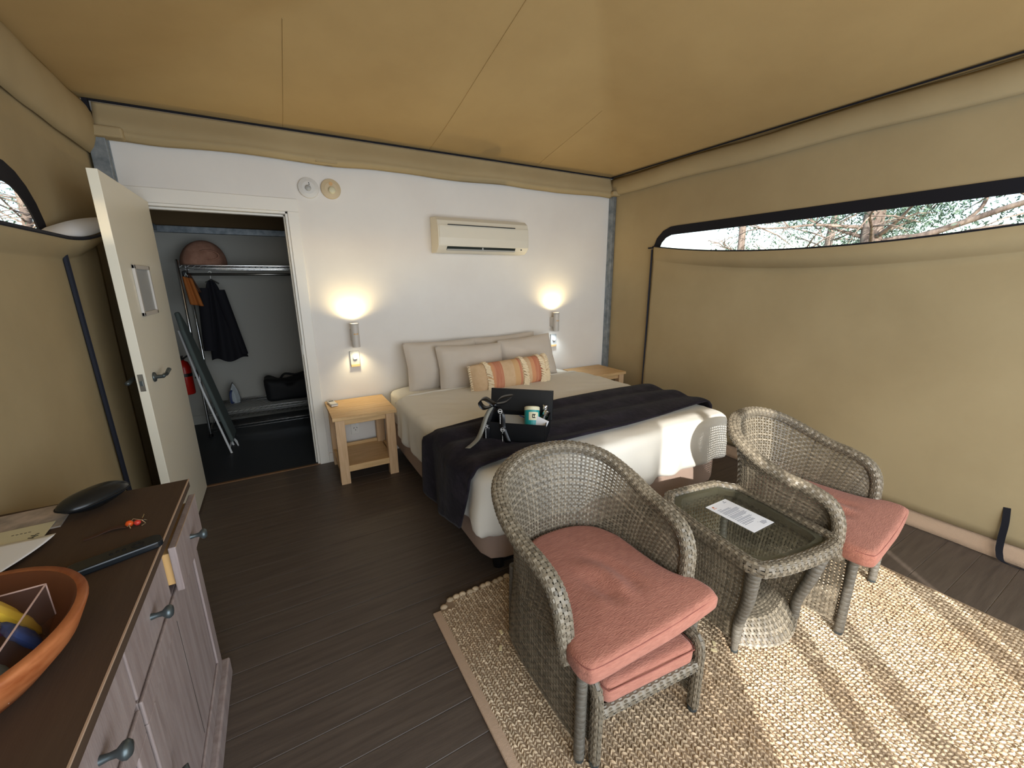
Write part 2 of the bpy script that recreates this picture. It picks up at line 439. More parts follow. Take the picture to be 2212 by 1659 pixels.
# right canvas wall with its long window opening
def wr(y, z):
    d = 0.012*nz(y, z, 3.1, 1.3)+0.010*max(0, 1-z/0.9)*math.sin(9*(y+z*1.1)+2*nz(y, z, 8, 2))
    return (0.035+d, y, z)
hole_r = rrect(-4.45, 1.0, -0.70, 1.945, 0.16, 10)
wallr = struct(holed(wr, (YF, 0.0), (0.0, 2.62), hole_r).build('wall_right', 'canvas', smooth=True))
def band(fn, outline, w, n=140):
    I = resample([(p[0], p[1], 0) for p in outline], n); c = sum(I, Vector())/n; v = []
    for s in (0, 1):
        for i in range(n):
            t = (I[(i+1) % n]-I[i-1]).normalized(); q = Vector((t.y, -t.x, 0))
            p = I[i]+q*(w*s-0.004); v.append(fn(p.x, p.y))
    return MB().add(v, [(i, (i+1) % n, n+(i+1) % n, n+i) for i in range(n)])
band(lambda a, b: (wr(a, b)[0]-0.006, a, b), hole_r, 0.078).build('window_binding', 'binding', wallr, solid=0.004)
# hem fold and crease lines of the valance on the right wall
def vr(s, t):
    y = YF*s; z = HE-0.02-0.165*t+0.006*math.sin(5*y)
    return (0.005-0.035*math.sin(PI*min(1, t*1.0))**0.7-0.006*nz(y, z, 5, 5), y, z)
struct(MB().grid(vr, 70, 8).build('trim_3', 'canvas', smooth=True, solid=0.004))
# pale skirt along the foot of the right wall
def sk(s, t): 
    y = YF*s; return (0.012-0.035*t+0.006*nz(y, t, 1, 6), y, 0.095*(1-t)+0.002)
struct(MB().grid(sk, 70, 3).build('baseboard_right', 'rug_edge', smooth=True, solid=0.003))

# window flap let down over the lower part of the right window
def ztop_r(y):
    a = (y+0.66)/(-3.55+0.66)
    return 1.845-0.115*4*a*(1-a)*1.0 if 0 <= a <= 1 else 1.845
def flap_r(s, t):
    y = -0.64+(-4.6+0.64)*s
    a = min(1, max(0, (y+0.64)/(-3.9+0.64))); b = math.sin(PI*a)**0.6 if a < 1 else 0
    zt = ztop_r(y)
    if t < 0.4:
        k = t/0.4; z = zt-0.13*k; x = 0.018-0.085*b*(math.cos(k*PI/2)**0.8)*1.0-0.01
        x = 0.012-b*0.115*(1-k**3)
    else:
        k = (t-0.4)/0.6; z = (zt-0.13)*(1-k)+0.10*k
        x = 0.012+0.008*nz(y, z, 2, 1.5)+0.006*(k)*math.sin(7*(y*1.0+z*0.8))-0.012*k
    return (x, y, z)
flr = tag(MB().grid(flap_r, 110, 50).build('window_flap', 'canvas', smooth=True, solid=0.003), 'long canvas window flap sagging open at its top edge on the right tent wall', 'window flap')
MB().tube([(flap_r(i/110, 0)[0], flap_r(i/110, 0)[1], flap_r(i/110, 0)[2]+0.002) for i in range(111)], 0.006, 6).build('top_binding', 'binding', flr)
MB().tube([(0.0, -0.642, 1.82-1.74*k/10) for k in range(11)], 0.008, 6, flat=1.0).build('zip_line', 'navy_cord', flr)
MB().box((0.0, -0.625, 1.835), (0.012, 0.06, 0.014)).build('velcro_tab', 'binding', flr)
s1 = catmull([(0.0, -2.665, 0.30), (-0.02, -2.675, 0.22), (-0.025, -2.68, 0.15), (-0.012, -2.69, 0.09)], 6)
MB().grid(lambda s, t: (s1[int(round(t*(len(s1)-1)))]+Vector((0, (s-0.5)*0.026, 0))), 1, len(s1)-1).build('tie_strap', 'binding', flr, solid=0.003)
s2 = catmull([(0.0, -3.27, 0.325), (-0.02, -3.285, 0.22), (-0.03, -3.29, 0.12), (-0.045, -3.30, 0.05), (-0.06, -3.33, 0.012), (-0.04, -3.45, 0.008)], 6)
MB().grid(lambda s, t: (s2[int(round(t*(len(s2)-1)))]+Vector((0, (s-0.5)*0.028, 0))), 1, len(s2)-1).build('tie_strap', 'binding', flr, solid=0.003)

# left canvas wall
def wl(y, z): return (XL-0.01+0.012*nz(y, z, 9.1, 1.4), y, z)
hole_l = rrect(-4.45, 1.0, -0.985, 1.92, 0.22, 12)
walll = struct(holed(wl, (YF, 0.0), (0.0, 2.62), hole_l).build('wall_left', 'canvas', smooth=True))
band(lambda a, b: (wl(a, b)[0]+0.006, a, b), hole_l, 0.085).build('window_binding', 'binding', walll, solid=0.004)
def vl(s, t):
    y = YF*s; z = HE-0.02-0.29*t+0.008*math.sin(4*y)
    return (XL+0.005+0.05*math.sin(PI*min(1, t))**0.7+0.01*nz(y, z, 5, 4), y, z)
struct(MB().grid(vl, 70, 8).build('trim_4', 'canvas', smooth=True, solid=0.004))
def flap_l(s, t):
    y = -0.42+(-4.6+0.42)*s
    a = max(0, min(1, (y+1.0)/0.58)); zt = 1.735+0.14*a*a
    lean = 0.06+0.07*a
    if t < 0.35:
        k = t/0.35; z = zt-(0.10+0.02*a)*k; x = XL+0.012+lean*math.sin(PI*(0.5+0.5*k))
    else:
        k = (t-0.35)/0.65; z = (zt-0.10-0.02*a)*(1-k)+0.08*k; x = XL+0.014+0.010*nz(y, z, 4, 1.6)
        if y > -0.86: z = max(z, zt-0.14-1.2*max(0, -0.86-y)) if False else z
    return (x, y, z)
fll = tag(MB().grid(flap_l, 120, 40).build('window_flap', 'canvas', smooth=True, solid=0.003), 'canvas flap with a curled free corner below the left tent window', 'window flap')
MB().tube([(flap_l(i/120, 0)[0]+0.003, flap_l(i/120, 0)[1], flap_l(i/120, 0)[2]-0.004) for i in range(121)], 0.008, 6).build('top_binding', 'navy_cord', fll)
def lin(s, t):
    y = -0.44+(-1.55+0.44)*s; p = flap_l((y+0.42)/(-4.18), 0); a = max(0, min(1, (y+1.0)/0.58))
    h = 0.014+0.055*math.sin(PI*min(1, max(0, (-y-0.44)/0.60)))**0.8
    return (p[0]-0.012-0.05*t, y, p[2]+h*t+0.002)
labelled(MB().grid(lin, 40, 2).build('lining', 'paper', fll, smooth=True, solid=0.002), 'pale inner side of the curled corner')
MB().tube([(XL+0.03, -0.925+0.055*k/10, 1.68-1.66*k/10) for k in range(11)], 0.011, 6).build('zip_line', 'navy_cord', fll)

# roof: four canvas slopes to a short ridge
S_R = 0.2; HXm = (XL+XR)/2; rz = HE+S_R*(-HXm); ry0, ry1 = HXm, YF-HXm
def tri(a, b, c, d=None, n=14):
    a, b, c = Vector(a), Vector(b), Vector(c); d = Vector(d) if d else c
    return lambda s, t: (a.lerp(b, s)).lerp(d.lerp(c, s), t)
rf = MB()
def slope(a, b, c, d):
    g = tri(a, b, c, d)
    def f(s, t):
        p = g(s, t); e = math.sin(PI*s)*math.sin(PI*t)
        p = p+Vector((0, 0, -0.02*e+0.012*nz(p.x, p.y, 1, 1.1)*min(1, 6*t)*min(1, 6*e))); return p
    rf.grid(f, 26, 18)
E_ = 0.12; ZE = HE-S_R*E_
slope((XL-E_, E_, ZE), (XR+E_, E_, ZE), (HXm, ry0, rz), (HXm, ry0, rz))
slope((XR+E_, E_, ZE), (XR+E_, YF-E_, ZE), (HXm, ry1, rz), (HXm, ry0, rz))
slope((XL-E_, YF-E_, ZE), (XL-E_, E_, ZE), (HXm, ry0, rz), (HXm, ry1, rz))
slope((XR+E_, YF-E_, ZE), (XL-E_, YF-E_, ZE), (HXm, ry1, rz), (HXm, ry1, rz))
ceil = struct(rf.build('ceiling', 'canvas_roof', smooth=True, solid=0.004))
rayo = {}
def roof_z(x, y):
    g = tri((XL-E_, E_, ZE), (XR+E_, E_, ZE), (HXm, ry0, rz), (HXm, ry0, rz)); t = (y-E_)/(ry0-E_); s = ((x-XL+E_-t*(HXm-XL+E_))/((XR+2*E_-XL)*(1-t))) if t < 1 else .5
    s = min(1, max(0, s)); p = g(s, t); e = math.sin(PI*s)*math.sin(PI*t); return p.z-0.02*e+0.012*nz(p.x, p.y, 1, 1.1)*min(1, 6*t)*min(1, 6*e)
for xs, ye in ((-3.13, -1.05), (-2.05, -2.0), (-0.98, -0.97)):
    MB().tube([(xs, ye*k/24-.01, roof_z(xs, ye*k/24)-.0015) for k in range(24)], .003, 6).build('seam', 'canvas_roof', ceil)
# dark cord along the eaves and canvas valance on the back wall
struct(MB().tube([(XL+0.02, -0.035, HE-0.012), (XR, -0.035, HE-0.012)], 0.007, 6).build('trim_5', 'binding'))
struct(MB().tube([(XR-0.03, -0.03, HE-0.012), (XR-0.03, YF, HE-0.012)], 0.006, 6).build('trim_6', 'binding'))
def vb(s, t):
    x = XL+0.05+(XR-0.03-XL-0.05)*s
    z = HE-0.022-(0.193+0.006*math.sin(6*x)+0.006*nz(x, 0, 0, 3))*t
    y = -0.032-0.035*math.sin(PI*t**1.6)-0.012*nz(x, z, 0, 4)*t-0.02*math.exp(-((t-0.86)/0.09)**2)
    return (x, y, z)
val = struct(MB().grid(vb, 160, 18).build('trim_7', 'canvas', smooth=True, solid=0.004))
MB().b2((-2.945, -0.075, 2.39), (-2.80, -0.062, 2.43)).build('patch', 'canvas', val)
MB().box((XL+0.10, -0.06, 2.41), (0.16, 0.10, 0.06)).build('corner_fold', 'canvas', val, bevel=0.012)
MB().box((XR-0.01, -0.07, 2.425), (0.10, 0.10, 0.045)).build('corner_fold', 'canvas', val, bevel=0.012)
MB().box((XL+0.03, -0.05, 2.50), (0.025, 0.03, 0.17)).build('corner_gap', 'binding', val)
# galvanised corner posts
def post(name, x0, x1):
    m = MB().b2((x0, -0.07, 0), (x1, -0.012, 2.4)).b2((x0-0.002, -0.012, 0), (x1+0.004, -0.001, 2.4))
    struct(m.build(name, 'galv', bevel=0.002))
post('trim_8', -0.012, 0.03)
post('trim_9', XL+0.005, XL+0.085)

# front wall of the tent (behind the camera): unseen, solid parts and openings shaped to place the sun patches
fw = MB()
def fb(x0, x1, z0, z1): fw.b2((x0, YF-0.04, z0), (x1, YF, z1))
fb(XL-0.05, -3.93, 0, 2.62); fb(-3.93, -3.43, 1.30, 1.96); fb(-3.43, -2.72, 1.30, 1.80); fb(-3.93, -2.72, 2.34, 2.62)
fb(-3.93, -3.825, 0, 1.30); fb(-3.80, -3.50, 0, 1.30); fb(-3.465, -3.34, 0, 1.30)  # narrow slits left here to throw sun streaks on the rug
fb(-2.72, -1.84, 1.30, 2.62); fb(-1.84, 0.08, 0, 2.62)
fb(-2.95, -2.865, 0, 1.30); fb(-2.685, -2.58, 0, 1.30); fb(-2.01, -1.905, 0, 1.30); fb(-3.05, -2.99, 1.80, 2.34)
wf_ = struct(fw.build('wall_front', 'canvas'))
MB().b2((-3.93, YF-0.022, 1.96), (-3.44, YF-0.020, 2.34)).build('sun_dimmer', 'dimmer_sheet', wf_)  # unseen sheet added to weaken the sun reaching the bed front

# ------------------------------------------------------------------ closet behind the doorway
CY = 1.82
cw = MB()
cw.b2((-4.40, 0.09, 0), (-4.30, CY+0.1, 2.7)).b2((-4.40, CY, 0), (-2.2, CY+0.08, 2.03)).b2((-2.3, 0.09, 0), (-2.2, CY, 2.7))
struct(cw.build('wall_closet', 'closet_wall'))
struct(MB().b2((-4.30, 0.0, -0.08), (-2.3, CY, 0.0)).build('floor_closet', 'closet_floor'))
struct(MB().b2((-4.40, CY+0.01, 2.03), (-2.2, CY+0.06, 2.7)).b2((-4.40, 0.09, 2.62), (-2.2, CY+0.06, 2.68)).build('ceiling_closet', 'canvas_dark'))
struct(MB().b2((-4.30, CY-0.05, 2.02), (-2.3, CY, 2.085)).b2((-4.30, 0.3, 2.03), (-4.25, CY-0.05, 2.085)).build('trim_10', 'galv', bevel=0.004))
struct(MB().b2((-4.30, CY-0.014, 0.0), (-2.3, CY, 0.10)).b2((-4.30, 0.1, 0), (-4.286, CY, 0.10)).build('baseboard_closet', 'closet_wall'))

# door leaf, opened against the left wall
dl = struct(MB().b2((-4.012, -0.945, 0.012), (-3.972, -0.03, DZ)).build('door_1', 'door_cream', bevel=0.002))
lv = MB().lathe([(0.026, 0), (0.027, 0.004), (0.024, 0.010), (0.010, 0.014), (0.010, 0.040)], (-3.972, -0.80, 1.03), 20, axis='x')
lv.tube(catmull([(-3.93, -0.80, 1.03), (-3.93, -0.76, 1.032), (-3.93, -0.72, 1.028), (-3.925, -0.70, 1.04), (-3.92, -0.685, 1.05)], 5), [0.010]*16+[0.011]*5, 10)
lv.build('lever_handle', 'pewter', dl, smooth=True)
lv = MB().lathe([(0.026, 0), (0.027, -0.004), (0.010, -0.014), (0.010, -0.045)], (-4.012, -0.80, 1.03), 20, axis='x')
lv.tube([(-4.055, -0.80, 1.03), (-4.055, -0.84, 1.03), (-4.052, -0.93, 1.03)], 0.011, 10)
lv.build('lever_handle', 'pewter', dl, smooth=True)
MB().b2((-4.003, -0.9475, 0.985), (-3.981, -0.944, 1.075)).build('latch_plate', 'steel', dl)
MB().b2((-3.998, -0.953, 1.015), (-3.988, -0.944, 1.04)).build('latch_bolt', 'pewter', dl)
for z in (0.25, 1.78): MB().tube([(-3.985, -0.022, z), (-3.985, -0.022, z+0.09)], 0.008, 8).build('hinge', 'steel', dl)

# framed notice on the door
nt_ = thing('framed_notice', 'small silver framed notice fixed to the open white door', 'frame', (-3.972, -0.555, 1.49))
def fr4(y0, y1, z0, z1, w, d):
    return MB().b2((0, y0, z0), (d, y0+w, z1)).b2((0, y1-w, z0), (d, y1, z1)).b2((0, y0, z0), (d, y1, z0+w)).b2((0, y0, z1-w), (d, y1, z1))
fr4(-0.20, 0.12, -0.135, 0.135, 0.022, 0.014).build('frame', 'lamp_metal', nt_, bevel=0.003)
MB().b2((0, -0.18, -0.115), (0.005, 0.10, 0.115)).build('notice', 'plate_grey', nt_)

# ================================================================== FURNITURE
# ---- rug
def rug_out(): return [(-2.86, -2.10), (-2.80, -2.05), (-2.60, -2.035), (-2.2, -2.045), (-1.7, -2.05), (-0.70, -2.06), (-0.655, -2.12), (-0.65, -4.4), (-2.87, -4.4), (-2.86, -3.3)]
rug = tag(MB().prism(rug_out()[::-1], 0.0, 0.008).build('jute_rug', 'rug_base'), 'large woven natural jute rug under the wicker chairs', 'rug')
ed = [(-2.862, -2.10), (-2.87, -4.4)]
MB().b2((-2.885, -4.4, 0.0), (-2.845, -2.09, 0.012)).build('edge_binding', 'rug_edge', rug, bevel=0.004)
rng = random.Random(3)
kv = []; kf = []
def knot(mbv, mbf, x, y, z, a, l, w, h):
    ca, sa = math.cos(a), math.sin(a); n = len(mbv)
    for px, py, pz in ((-l, 0, 0), (-l*.35, -w, 0), (l*.35, -w, 0), (l, 0, 0.1*h), (l*.35, w, 0), (-l*.35, w, 0), (-l*.3, 0, h), (l*.35, 0, h)):
        mbv.append((x+px*ca-py*sa, y+px*sa+py*ca, z+pz))
    for q in ((0, 1, 6), (1, 2, 7, 6), (2, 3, 7), (3, 4, 7), (4, 5, 6, 7), (5, 0, 6)): mbf.append(tuple(n+i for i in q))
xx = -2.845; ci = 0
while xx < -0.66:
    yy = -2.06 - (0 if xx > -2.78 else 0.05); k = 0
    while yy > -4.39:
        sgn = 1 if ci % 2 else -1
        knot(kv, kf, xx+rng.uniform(-.002, .002), yy, 0.005, sgn*0.62+rng.uniform(-.25, .25)+PI/2, 0.0105*rng.uniform(.8, 1.3), 0.0052, 0.009*rng.uniform(.6, 1.3))
        yy -= 0.0125
    xx += 0.0125; ci += 1
jb = MB(); jb.v = kv; jb.f = kf; jb.m = [0]*len(kf)
tag(jb.build('woven_pile', 'jute', rug), kind='stuff')
ev = MB()
for i in range(60):
    x = -2.82+2.15*i/60+rng.uniform(-.005, .005)
    ev.lathe([(0.0, 0.0), (0.014, 0.004), (0.016, 0.010), (0.009, 0.018), (0.0, 0.020)], (x, -2.045+rng.uniform(-.004, .004)-(0.03 if i < 1 else 0), 0.0), 8, sx=1.25, caps=False)
tag(ev.build('end_knots', 'jute', rug, smooth=True), kind='stuff')
fk = MB()
for x, y in ((-2.62, -2.62), (-2.58, -2.80), (-2.70, -2.42), (-2.66, -2.35), (-1.9, -2.86), (-1.93, -2.88)):
    fk.box((x, y, 0.017), (0.012, 0.024, 0.003), Matrix.Rotation(rng.uniform(-1, 1), 3, 'Z'))
tag(fk.build('loose_fibre', 'jute_fleck', rug), kind='stuff')

# ---- bed
bed = thing('bed', 'king size bed with a taupe upholstered base and white mattress below the air conditioner', 'bed', (-1.645, -1.05, 0))
BX0, BX1, BY0, BY1 = -0.925, 0.925, -1.0, 1.02       # in the bed's own frame
bo = rrect(BX0, BY0, BX1, BY1, 0.09, 8)
def db(p, q, k): return q*(-0.004*nz(p.x, p.y, p.z, 6)) if k < 0.6 else Vector((0, 0, 0))
pad(bo, 0.11, 0.315, 0.035, disp=db).build('bed_base', 'bed_base', bed, smooth=True)
pad(rrect(BX0+0.01, BY0+0.02, BX1-0.01, BY1, 0.1, 8), 0.30, 0.605, 0.05, 0.006).build('mattress', 'sheet_white', bed, smooth=True)
for x in (BX0+0.12, 0, BX1-0.12):
    for y in (BY0+0.12, BY1-0.15):
        MB().lathe([(0.03, 0), (0.032, 0.02), (0.03, 0.11)], (x, y, 0), 14).build('bed_foot', 'black_plastic', bed)
MB().b2((BX0+0.12, BY0+0.10, 0.02), (BX0+0.42, BY0+0.16, 0.115)).build('foot_rail', 'black_plastic', bed, bevel=0.01)

# white coverlet over the bed
def dc(p, q, k):
    hang = max(0, min(1, (0.60-p.z)/0.3))
    u = p.x*1.0 if abs(q.y) > abs(q.x) else p.y
    w = 0.013*math.sin(u*24+3*nz(u, 0, 0, 3))*hang+0.028*nz(u*1.5, p.z, 1, 4)*hang+0.010*nz(u*1.2, p.z*3.5, 4, 7)*hang
    top = 0.007*nz(p.x, p.y, 7, 4)+0.005*nz(p.x*.6+p.y, p.y, 2, 12)
    lowz = -0.02*nz(u*2, 5, 5, 1.5)*hang
    return Vector((-q.x*w, -q.y*w, lowz+(top if hang < 0.1 else 0)))
cov = tag(pad([(x-1.645, y-1.05) for x, y in rrect(BX0-0.045, BY0-0.045, BX1+0.035, 0.60, 0.10, 8)], 0.285, 0.632, 0.055, 0.004, n=260, disp=dc, inner=22, side=9).build('coverlet', 'sheet_white', smooth=True),
          'white cotton coverlet spread over the king size bed', 'bedding')
for yy_, h in ((-0.50, 0.0), ):
    MB().tube([(-2.60+1.93*i/40, -0.452-0.006*math.sin(i*.6)+0.03*(i/40), 0.617-0.05*max(0, 1-i/3)**2-0.05*max(0, (i-37)/3)**2) for i in range(41)], 0.016, 8).build('folded_edge', 'sheet_white', cov, smooth=True)

# dark plush throw across the foot of the bed
def throw(s, t):
    # s: 0 right hang .. 1 left hang (hem) ; t: 0 far edge .. 1 near edge
    XRt, XLt, zt = -0.655, -2.635, 0.646
    L0, L1, L2 = 0.22, XRt-XLt, 0.40
    d = s*(L0+L1+L2)
    if d < L0: x = XRt+0.012; z = zt-(L0-d)
    elif d < L0+L1: x = XRt-(d-L0); z = zt
    else: x = XLt-0.012-0.015*math.sin(9*t+2); z = zt-(d-L0-L1)*(1.0+0.05*math.sin(5*t))
    # round the edges
    e0 = abs(d-L0); e1 = abs(d-L0-L1)
    if e0 < 0.04: z -= 0.018*(1-e0/0.04); x -= 0.006*(1-e0/.04)
    if e1 < 0.04: z -= 0.018*(1-e1/0.04); x += 0.006*(1-e1/.04)
    u = min(1, max(0, (d-L0)/L1))
    yf = -1.27-0.16*u**1.4+0.012*math.sin(9*u); yn = -1.90-0.05*u-0.10*u**4+0.012*math.sin(7*u+1)
    if d > L0+L1:
        k = (d-L0-L1)/L2; yf = yf+0.07*k; yn = yn+0.16*k
    y = yf+(yn-yf)*t
    w = nz(x*1.2, y*3.5, 3, 1.6)
    if d < L0+L1 and d > L0: z += 0.006+0.016*max(0, w+.2)+0.020*abs(math.sin(t*8.5+u*3.2))**1.5
    else: x += (-1 if d > L0 else 1)*(0.012*abs(math.sin(t*8+z*3))+0.008)
    return (x, y, z)
th_ = tag(MB().grid(throw, 150, 46).build('throw', 'throw_plush', smooth=True, solid=0.014), 'dark charcoal plush throw laid across the foot of the bed', 'blanket')

# ---- pillows
def pillow_mb(w, h, t, n=26, pinch=0.06, seed=0):
    mb = MB()
    for sg in (1, -1):
        def f(a, b):
            u, v = 2*a-1, 2*b-1
            k = (1-abs(u)**2.6)**0.5*(1-abs(v)**2.6)**0.5 if abs(u) < 1 and abs(v) < 1 else 0
            px = w/2*u*(1-pinch*(1-u*u)*0-pinch*(1-abs(v))*abs(u)**3*0.8); py = h/2*v*(1-pinch*(1-abs(u))*abs(v)**3*0.8)
            z = sg*(t/2)*k*(1+0.25*nz(u+seed, v, sg, 1.6))+0.006*nz(u+seed, v, 3, 5)*k
            return (px, z, py)
        mb.grid(f, n, n)
    return mb
def pillow(label, x, y, z, w, h, t, lean, yaw, roll=0.0, seed=0):
    o = pillow_mb(w, h, t, seed=seed).build('pillow', 'pillow_linen', smooth=True)
    o.location = (x, y, z); o.rotation_mode = 'XYZ'; o.rotation_euler = (lean, roll, yaw)
    return tag(o, label, 'pillow', 'linen pillows at the head of the bed')
pillow('taupe linen pillow standing at the back left against the white wall', -2.08, -0.20, 0.795, 0.70, 0.44, 0.17, math.radians(-16), 0.03, 0.01, 1)
pillow('taupe linen pillow at the back right, half hidden behind the front right one', -1.40, -0.16, 0.795, 0.70, 0.44, 0.16, math.radians(-14), 0.0, -0.03, 5)
pillow('taupe linen pillow at the front left, leaning on the back left one', -1.87, -0.36, 0.78, 0.64, 0.41, 0.18, math.radians(-20), -0.05, 0.02, 9)
pillow('taupe linen pillow at the front right, beside the striped tassel cushion', -1.245, -0.31, 0.79, 0.62, 0.43, 0.18, math.radians(-18), 0.06, -0.05, 14)

# ---- striped cushion with tassels
cu = thing('tassel_cushion', 'long tan and rust striped cushion with cream tassel bands', 'cushion', (-1.60, -0.60, 0.735), rot=(math.radians(-16), math.radians(-1.5), 0.03))
CW, CH, CT = 0.80, 0.245, 0.15
def cprof(u):  # half thickness / height factors along the length
    return (1-abs(u)**5)**0.4 if abs(u) < 1 else 0
def cbody(u, a, off=0.0):
    k = cprof(u)*0.96+0.04
    ca, sa = math.cos(a), math.sin(a)
    y = math.copysign(abs(ca)**0.85, ca)*CT/2*k; z = math.copysign(abs(sa)**0.8, sa)*(CH/2)*(0.93+0.07*k)
    n = Vector((0, ca, sa)); return Vector((u*CW/2, y, z))+n*off
bands = [(-1.0, -0.66, 'cushion_tan'), (-0.66, -0.56, 'stripe_ochre'), (-0.56, -0.50, 'stripe_peach'), (-0.50, -0.30, 'stripe_rust'), (-0.30, -0.02, 'cushion_tan'), (-0.02, 0.12, 'stripe_ochre'), (0.12, 0.17, 'stripe_rust'),
         (0.17, 0.42, 'cushion_tan'), (0.42, 0.52, 'stripe_peach'), (0.52, 0.66, 'stripe_rust'), (0.66, 0.74, 'stripe_rust'), (0.74, 1.0, 'cushion_tan')]
for i, (a, b, m_) in enumerate(bands):
    nn = max(2, int((b-a)*16))
    mb = MB().grid(lambda s, t: cbody(a+(b-a)*t, 2*PI*s), 40, nn, closed_u=True)
    if i == 0: mb.add([cbody(-1, 2*PI*k/40) for k in range(40)], [tuple(range(40))])
    if i == len(bands)-1: mb.add([cbody(1, 2*PI*k/40) for k in range(40)], [tuple(range(40))])
    mb.build('fabric_band', m_, cu, smooth=True)
rt = random.Random(11)
def tassels(u0, n, L, sp, spread=1.0):
    mb = MB()
    for k in range(n):
        a = -PI*0.62+PI*1.24*(k+.5)/n+PI   # front half
        a = PI+(-0.5+(k+.5)/n)*PI*1.25
        p = cbody(u0, a, 0.006); nrm = Vector((0, math.cos(a), math.sin(a)))
        for q in range(4):
            d = Vector((rt.uniform(0.4, 1.0)*sp, 0, -0.35)).normalized() if spread > 0 else Vector((rt.uniform(-1, 1)*.3, 0, -1))
            p1 = p+nrm*0.008+d*L*0.5+Vector((0, 0, rt.uniform(-.006, .006))); p2 = p+nrm*0.002+d*L+Vector((rt.uniform(-.006, .006), 0, rt.uniform(-.012, .004)))
            mb.tube([p+Vector((rt.uniform(-.003, .003), 0, rt.uniform(-.004, .004))), p1, p2], [0.0055, 0.0080, 0.0060], 5)
    return mb
for u0, sp in ((-0.70, 1), (0.19, 1), (0.66, 1), (0.93, -1)):
    tassels(u0, 26, 0.052, sp).build('tassel_band', 'tassel_cream', cu)
mb = MB()
for k in range(12):
    z = CH/2*0.9-(CH*0.9)*k/11; p = Vector((-CW/2, -0.01, z))
    mb.tube([p+Vector((0.006, 0, 0)), p+Vector((-0.018, -.004, -0.002+rt.uniform(-.006, .006))), p+Vector((-0.014, -.008, -0.016)), p+Vector((0, -.004, -0.012))], 0.0042, 5)
mb.build('end_fringe', 'tassel_cream', cu)

# ---- bedside tables
def nightstand(label, x0, x1, yf):
    w = x1-x0; dp = -0.02-yf; t = thing('bedside_table', label, 'table', ((x0+x1)/2, (yf-0.02)/2, 0), group='pine bedside tables')
    hx, hy, H = w/2, dp/2, 0.55
    n = 4; bw = dp/n
    for k in range(n):
        MB().b2((-hx, -hy+k*bw+(0.001 if k else 0), H-0.028), (hx, -hy+(k+1)*bw-0.001, H)).build('top_board', 'pine', t, bevel=0.0015, bseg=1)
    ap = MB(); ix, iy = hx-0.05, hy-0.045
    ap.b2((-ix+0.03, -iy-0.01, H-0.075), (ix-0.03, -iy+0.012, H-0.028)).b2((-ix+0.03, iy-0.012, H-0.075), (ix-0.03, iy+0.01, H-0.028))
    ap.b2((-ix-0.01, -iy+0.03, H-0.075), (-ix+0.012, iy-0.03, H-0.028)).b2((ix-0.012, -iy+0.03, H-0.075), (ix+0.01, iy-0.03, H-0.028))
    ap.build('apron', 'pine', t, bevel=0.0015, bseg=1)
    for sx in (-1, 1):
        for sy in (-1, 1): MB().box((sx*ix, sy*iy, (H-0.028)/2), (0.068, 0.06, H-0.028)).build('leg', 'pine_v', t, bevel=0.002, bseg=1)
    MB().b2((-ix+0.0, -iy+0.0, 0.105), (ix-0.0, iy, 0.14)).build('shelf', 'pine', t, bevel=0.002, bseg=1)
    MB().b2((-ix+0.03, -iy-0.022, 0.095), (ix-0.03, -iy-0.002, 0.145)).build('shelf_rail', 'pine', t, bevel=0.002, bseg=1)
    MB().b2((-ix+0.03, iy+0.0, 0.095), (ix-0.03, iy+0.02, 0.165)).build('shelf_rail', 'pine', t, bevel=0.002, bseg=1)
    MB().b2((-ix-0.032, -iy+0.03, 0.095), (-ix-0.01, iy-0.03, 0.145)).build('shelf_rail', 'pine', t, bevel=0.002, bseg=1)
    MB().b2((ix+0.01, -iy+0.03, 0.095), (ix+0.032, iy-0.03, 0.145)).build('shelf_rail', 'pine', t, bevel=0.002, bseg=1)
    return t
nightstand('pine bedside table between the doorway and the bed', -3.085, -2.612, -0.53)
nightstand('pine bedside table in the right corner behind the bed', -0.60, -0.075, -0.47)
rc = thing('remote_control', 'small white air conditioner remote lying on the left bedside table', 'remote', (-3.035, -0.14, 0.552), 0.12)
MB().b2((-0.026, -0.075, 0), (0.026, 0.075, 0.016)).build('body', 'white_paint', rc, bevel=0.004)
MB().b2((-0.019, 0.035, 0.0155), (0.019, 0.062, 0.0165)).build('screen', 'ac_dark', rc)
MB().b2((-0.026, -0.078, 0.012), (0.026, -0.060, 0.020)).build('flap', 'plate_grey', rc, bevel=0.002)

# ---- black gift box with ribbons
gb = thing('gift_box', 'open black gift box with lid upright and printed ribbons on the throw', 'box', (-2.215, -1.765, 0.668), math.radians(-42))
BW, BD, BH = 0.33, 0.23, 0.105
def GB(x, y, z):
    a = math.radians(-42); return (-2.215+x*math.cos(a)-y*math.sin(a), -1.765+x*math.sin(a)+y*math.cos(a), .668+z)
b = MB().b2((-BW/2, -BD/2, 0), (BW/2, BD/2, 0.004)).b2((-BW/2, -BD/2, 0), (BW/2, -BD/2+0.004, BH)).b2((-BW/2, BD/2-0.004, 0), (BW/2, BD/2, BH))
b.b2((-BW/2, -BD/2, 0), (-BW/2+0.004, BD/2, BH)).b2((BW/2-0.004, -BD/2, 0), (BW/2, BD/2, BH)).build('tray', 'box_black', gb, bevel=0.001, bseg=1)
R_ = Matrix.Rotation(math.radians(-12), 3, 'X')
lid = MB().box((-.015, BD/2+0.022, BH+0.035), (BW+0.045, 0.006, 0.17), R_).build('lid', 'box_black', gb, bevel=0.001, bseg=1)
b = MB().box((-.015, BD/2+0.022+0.030, BH+0.118), (BW+0.045, 0.03, 0.004), R_)
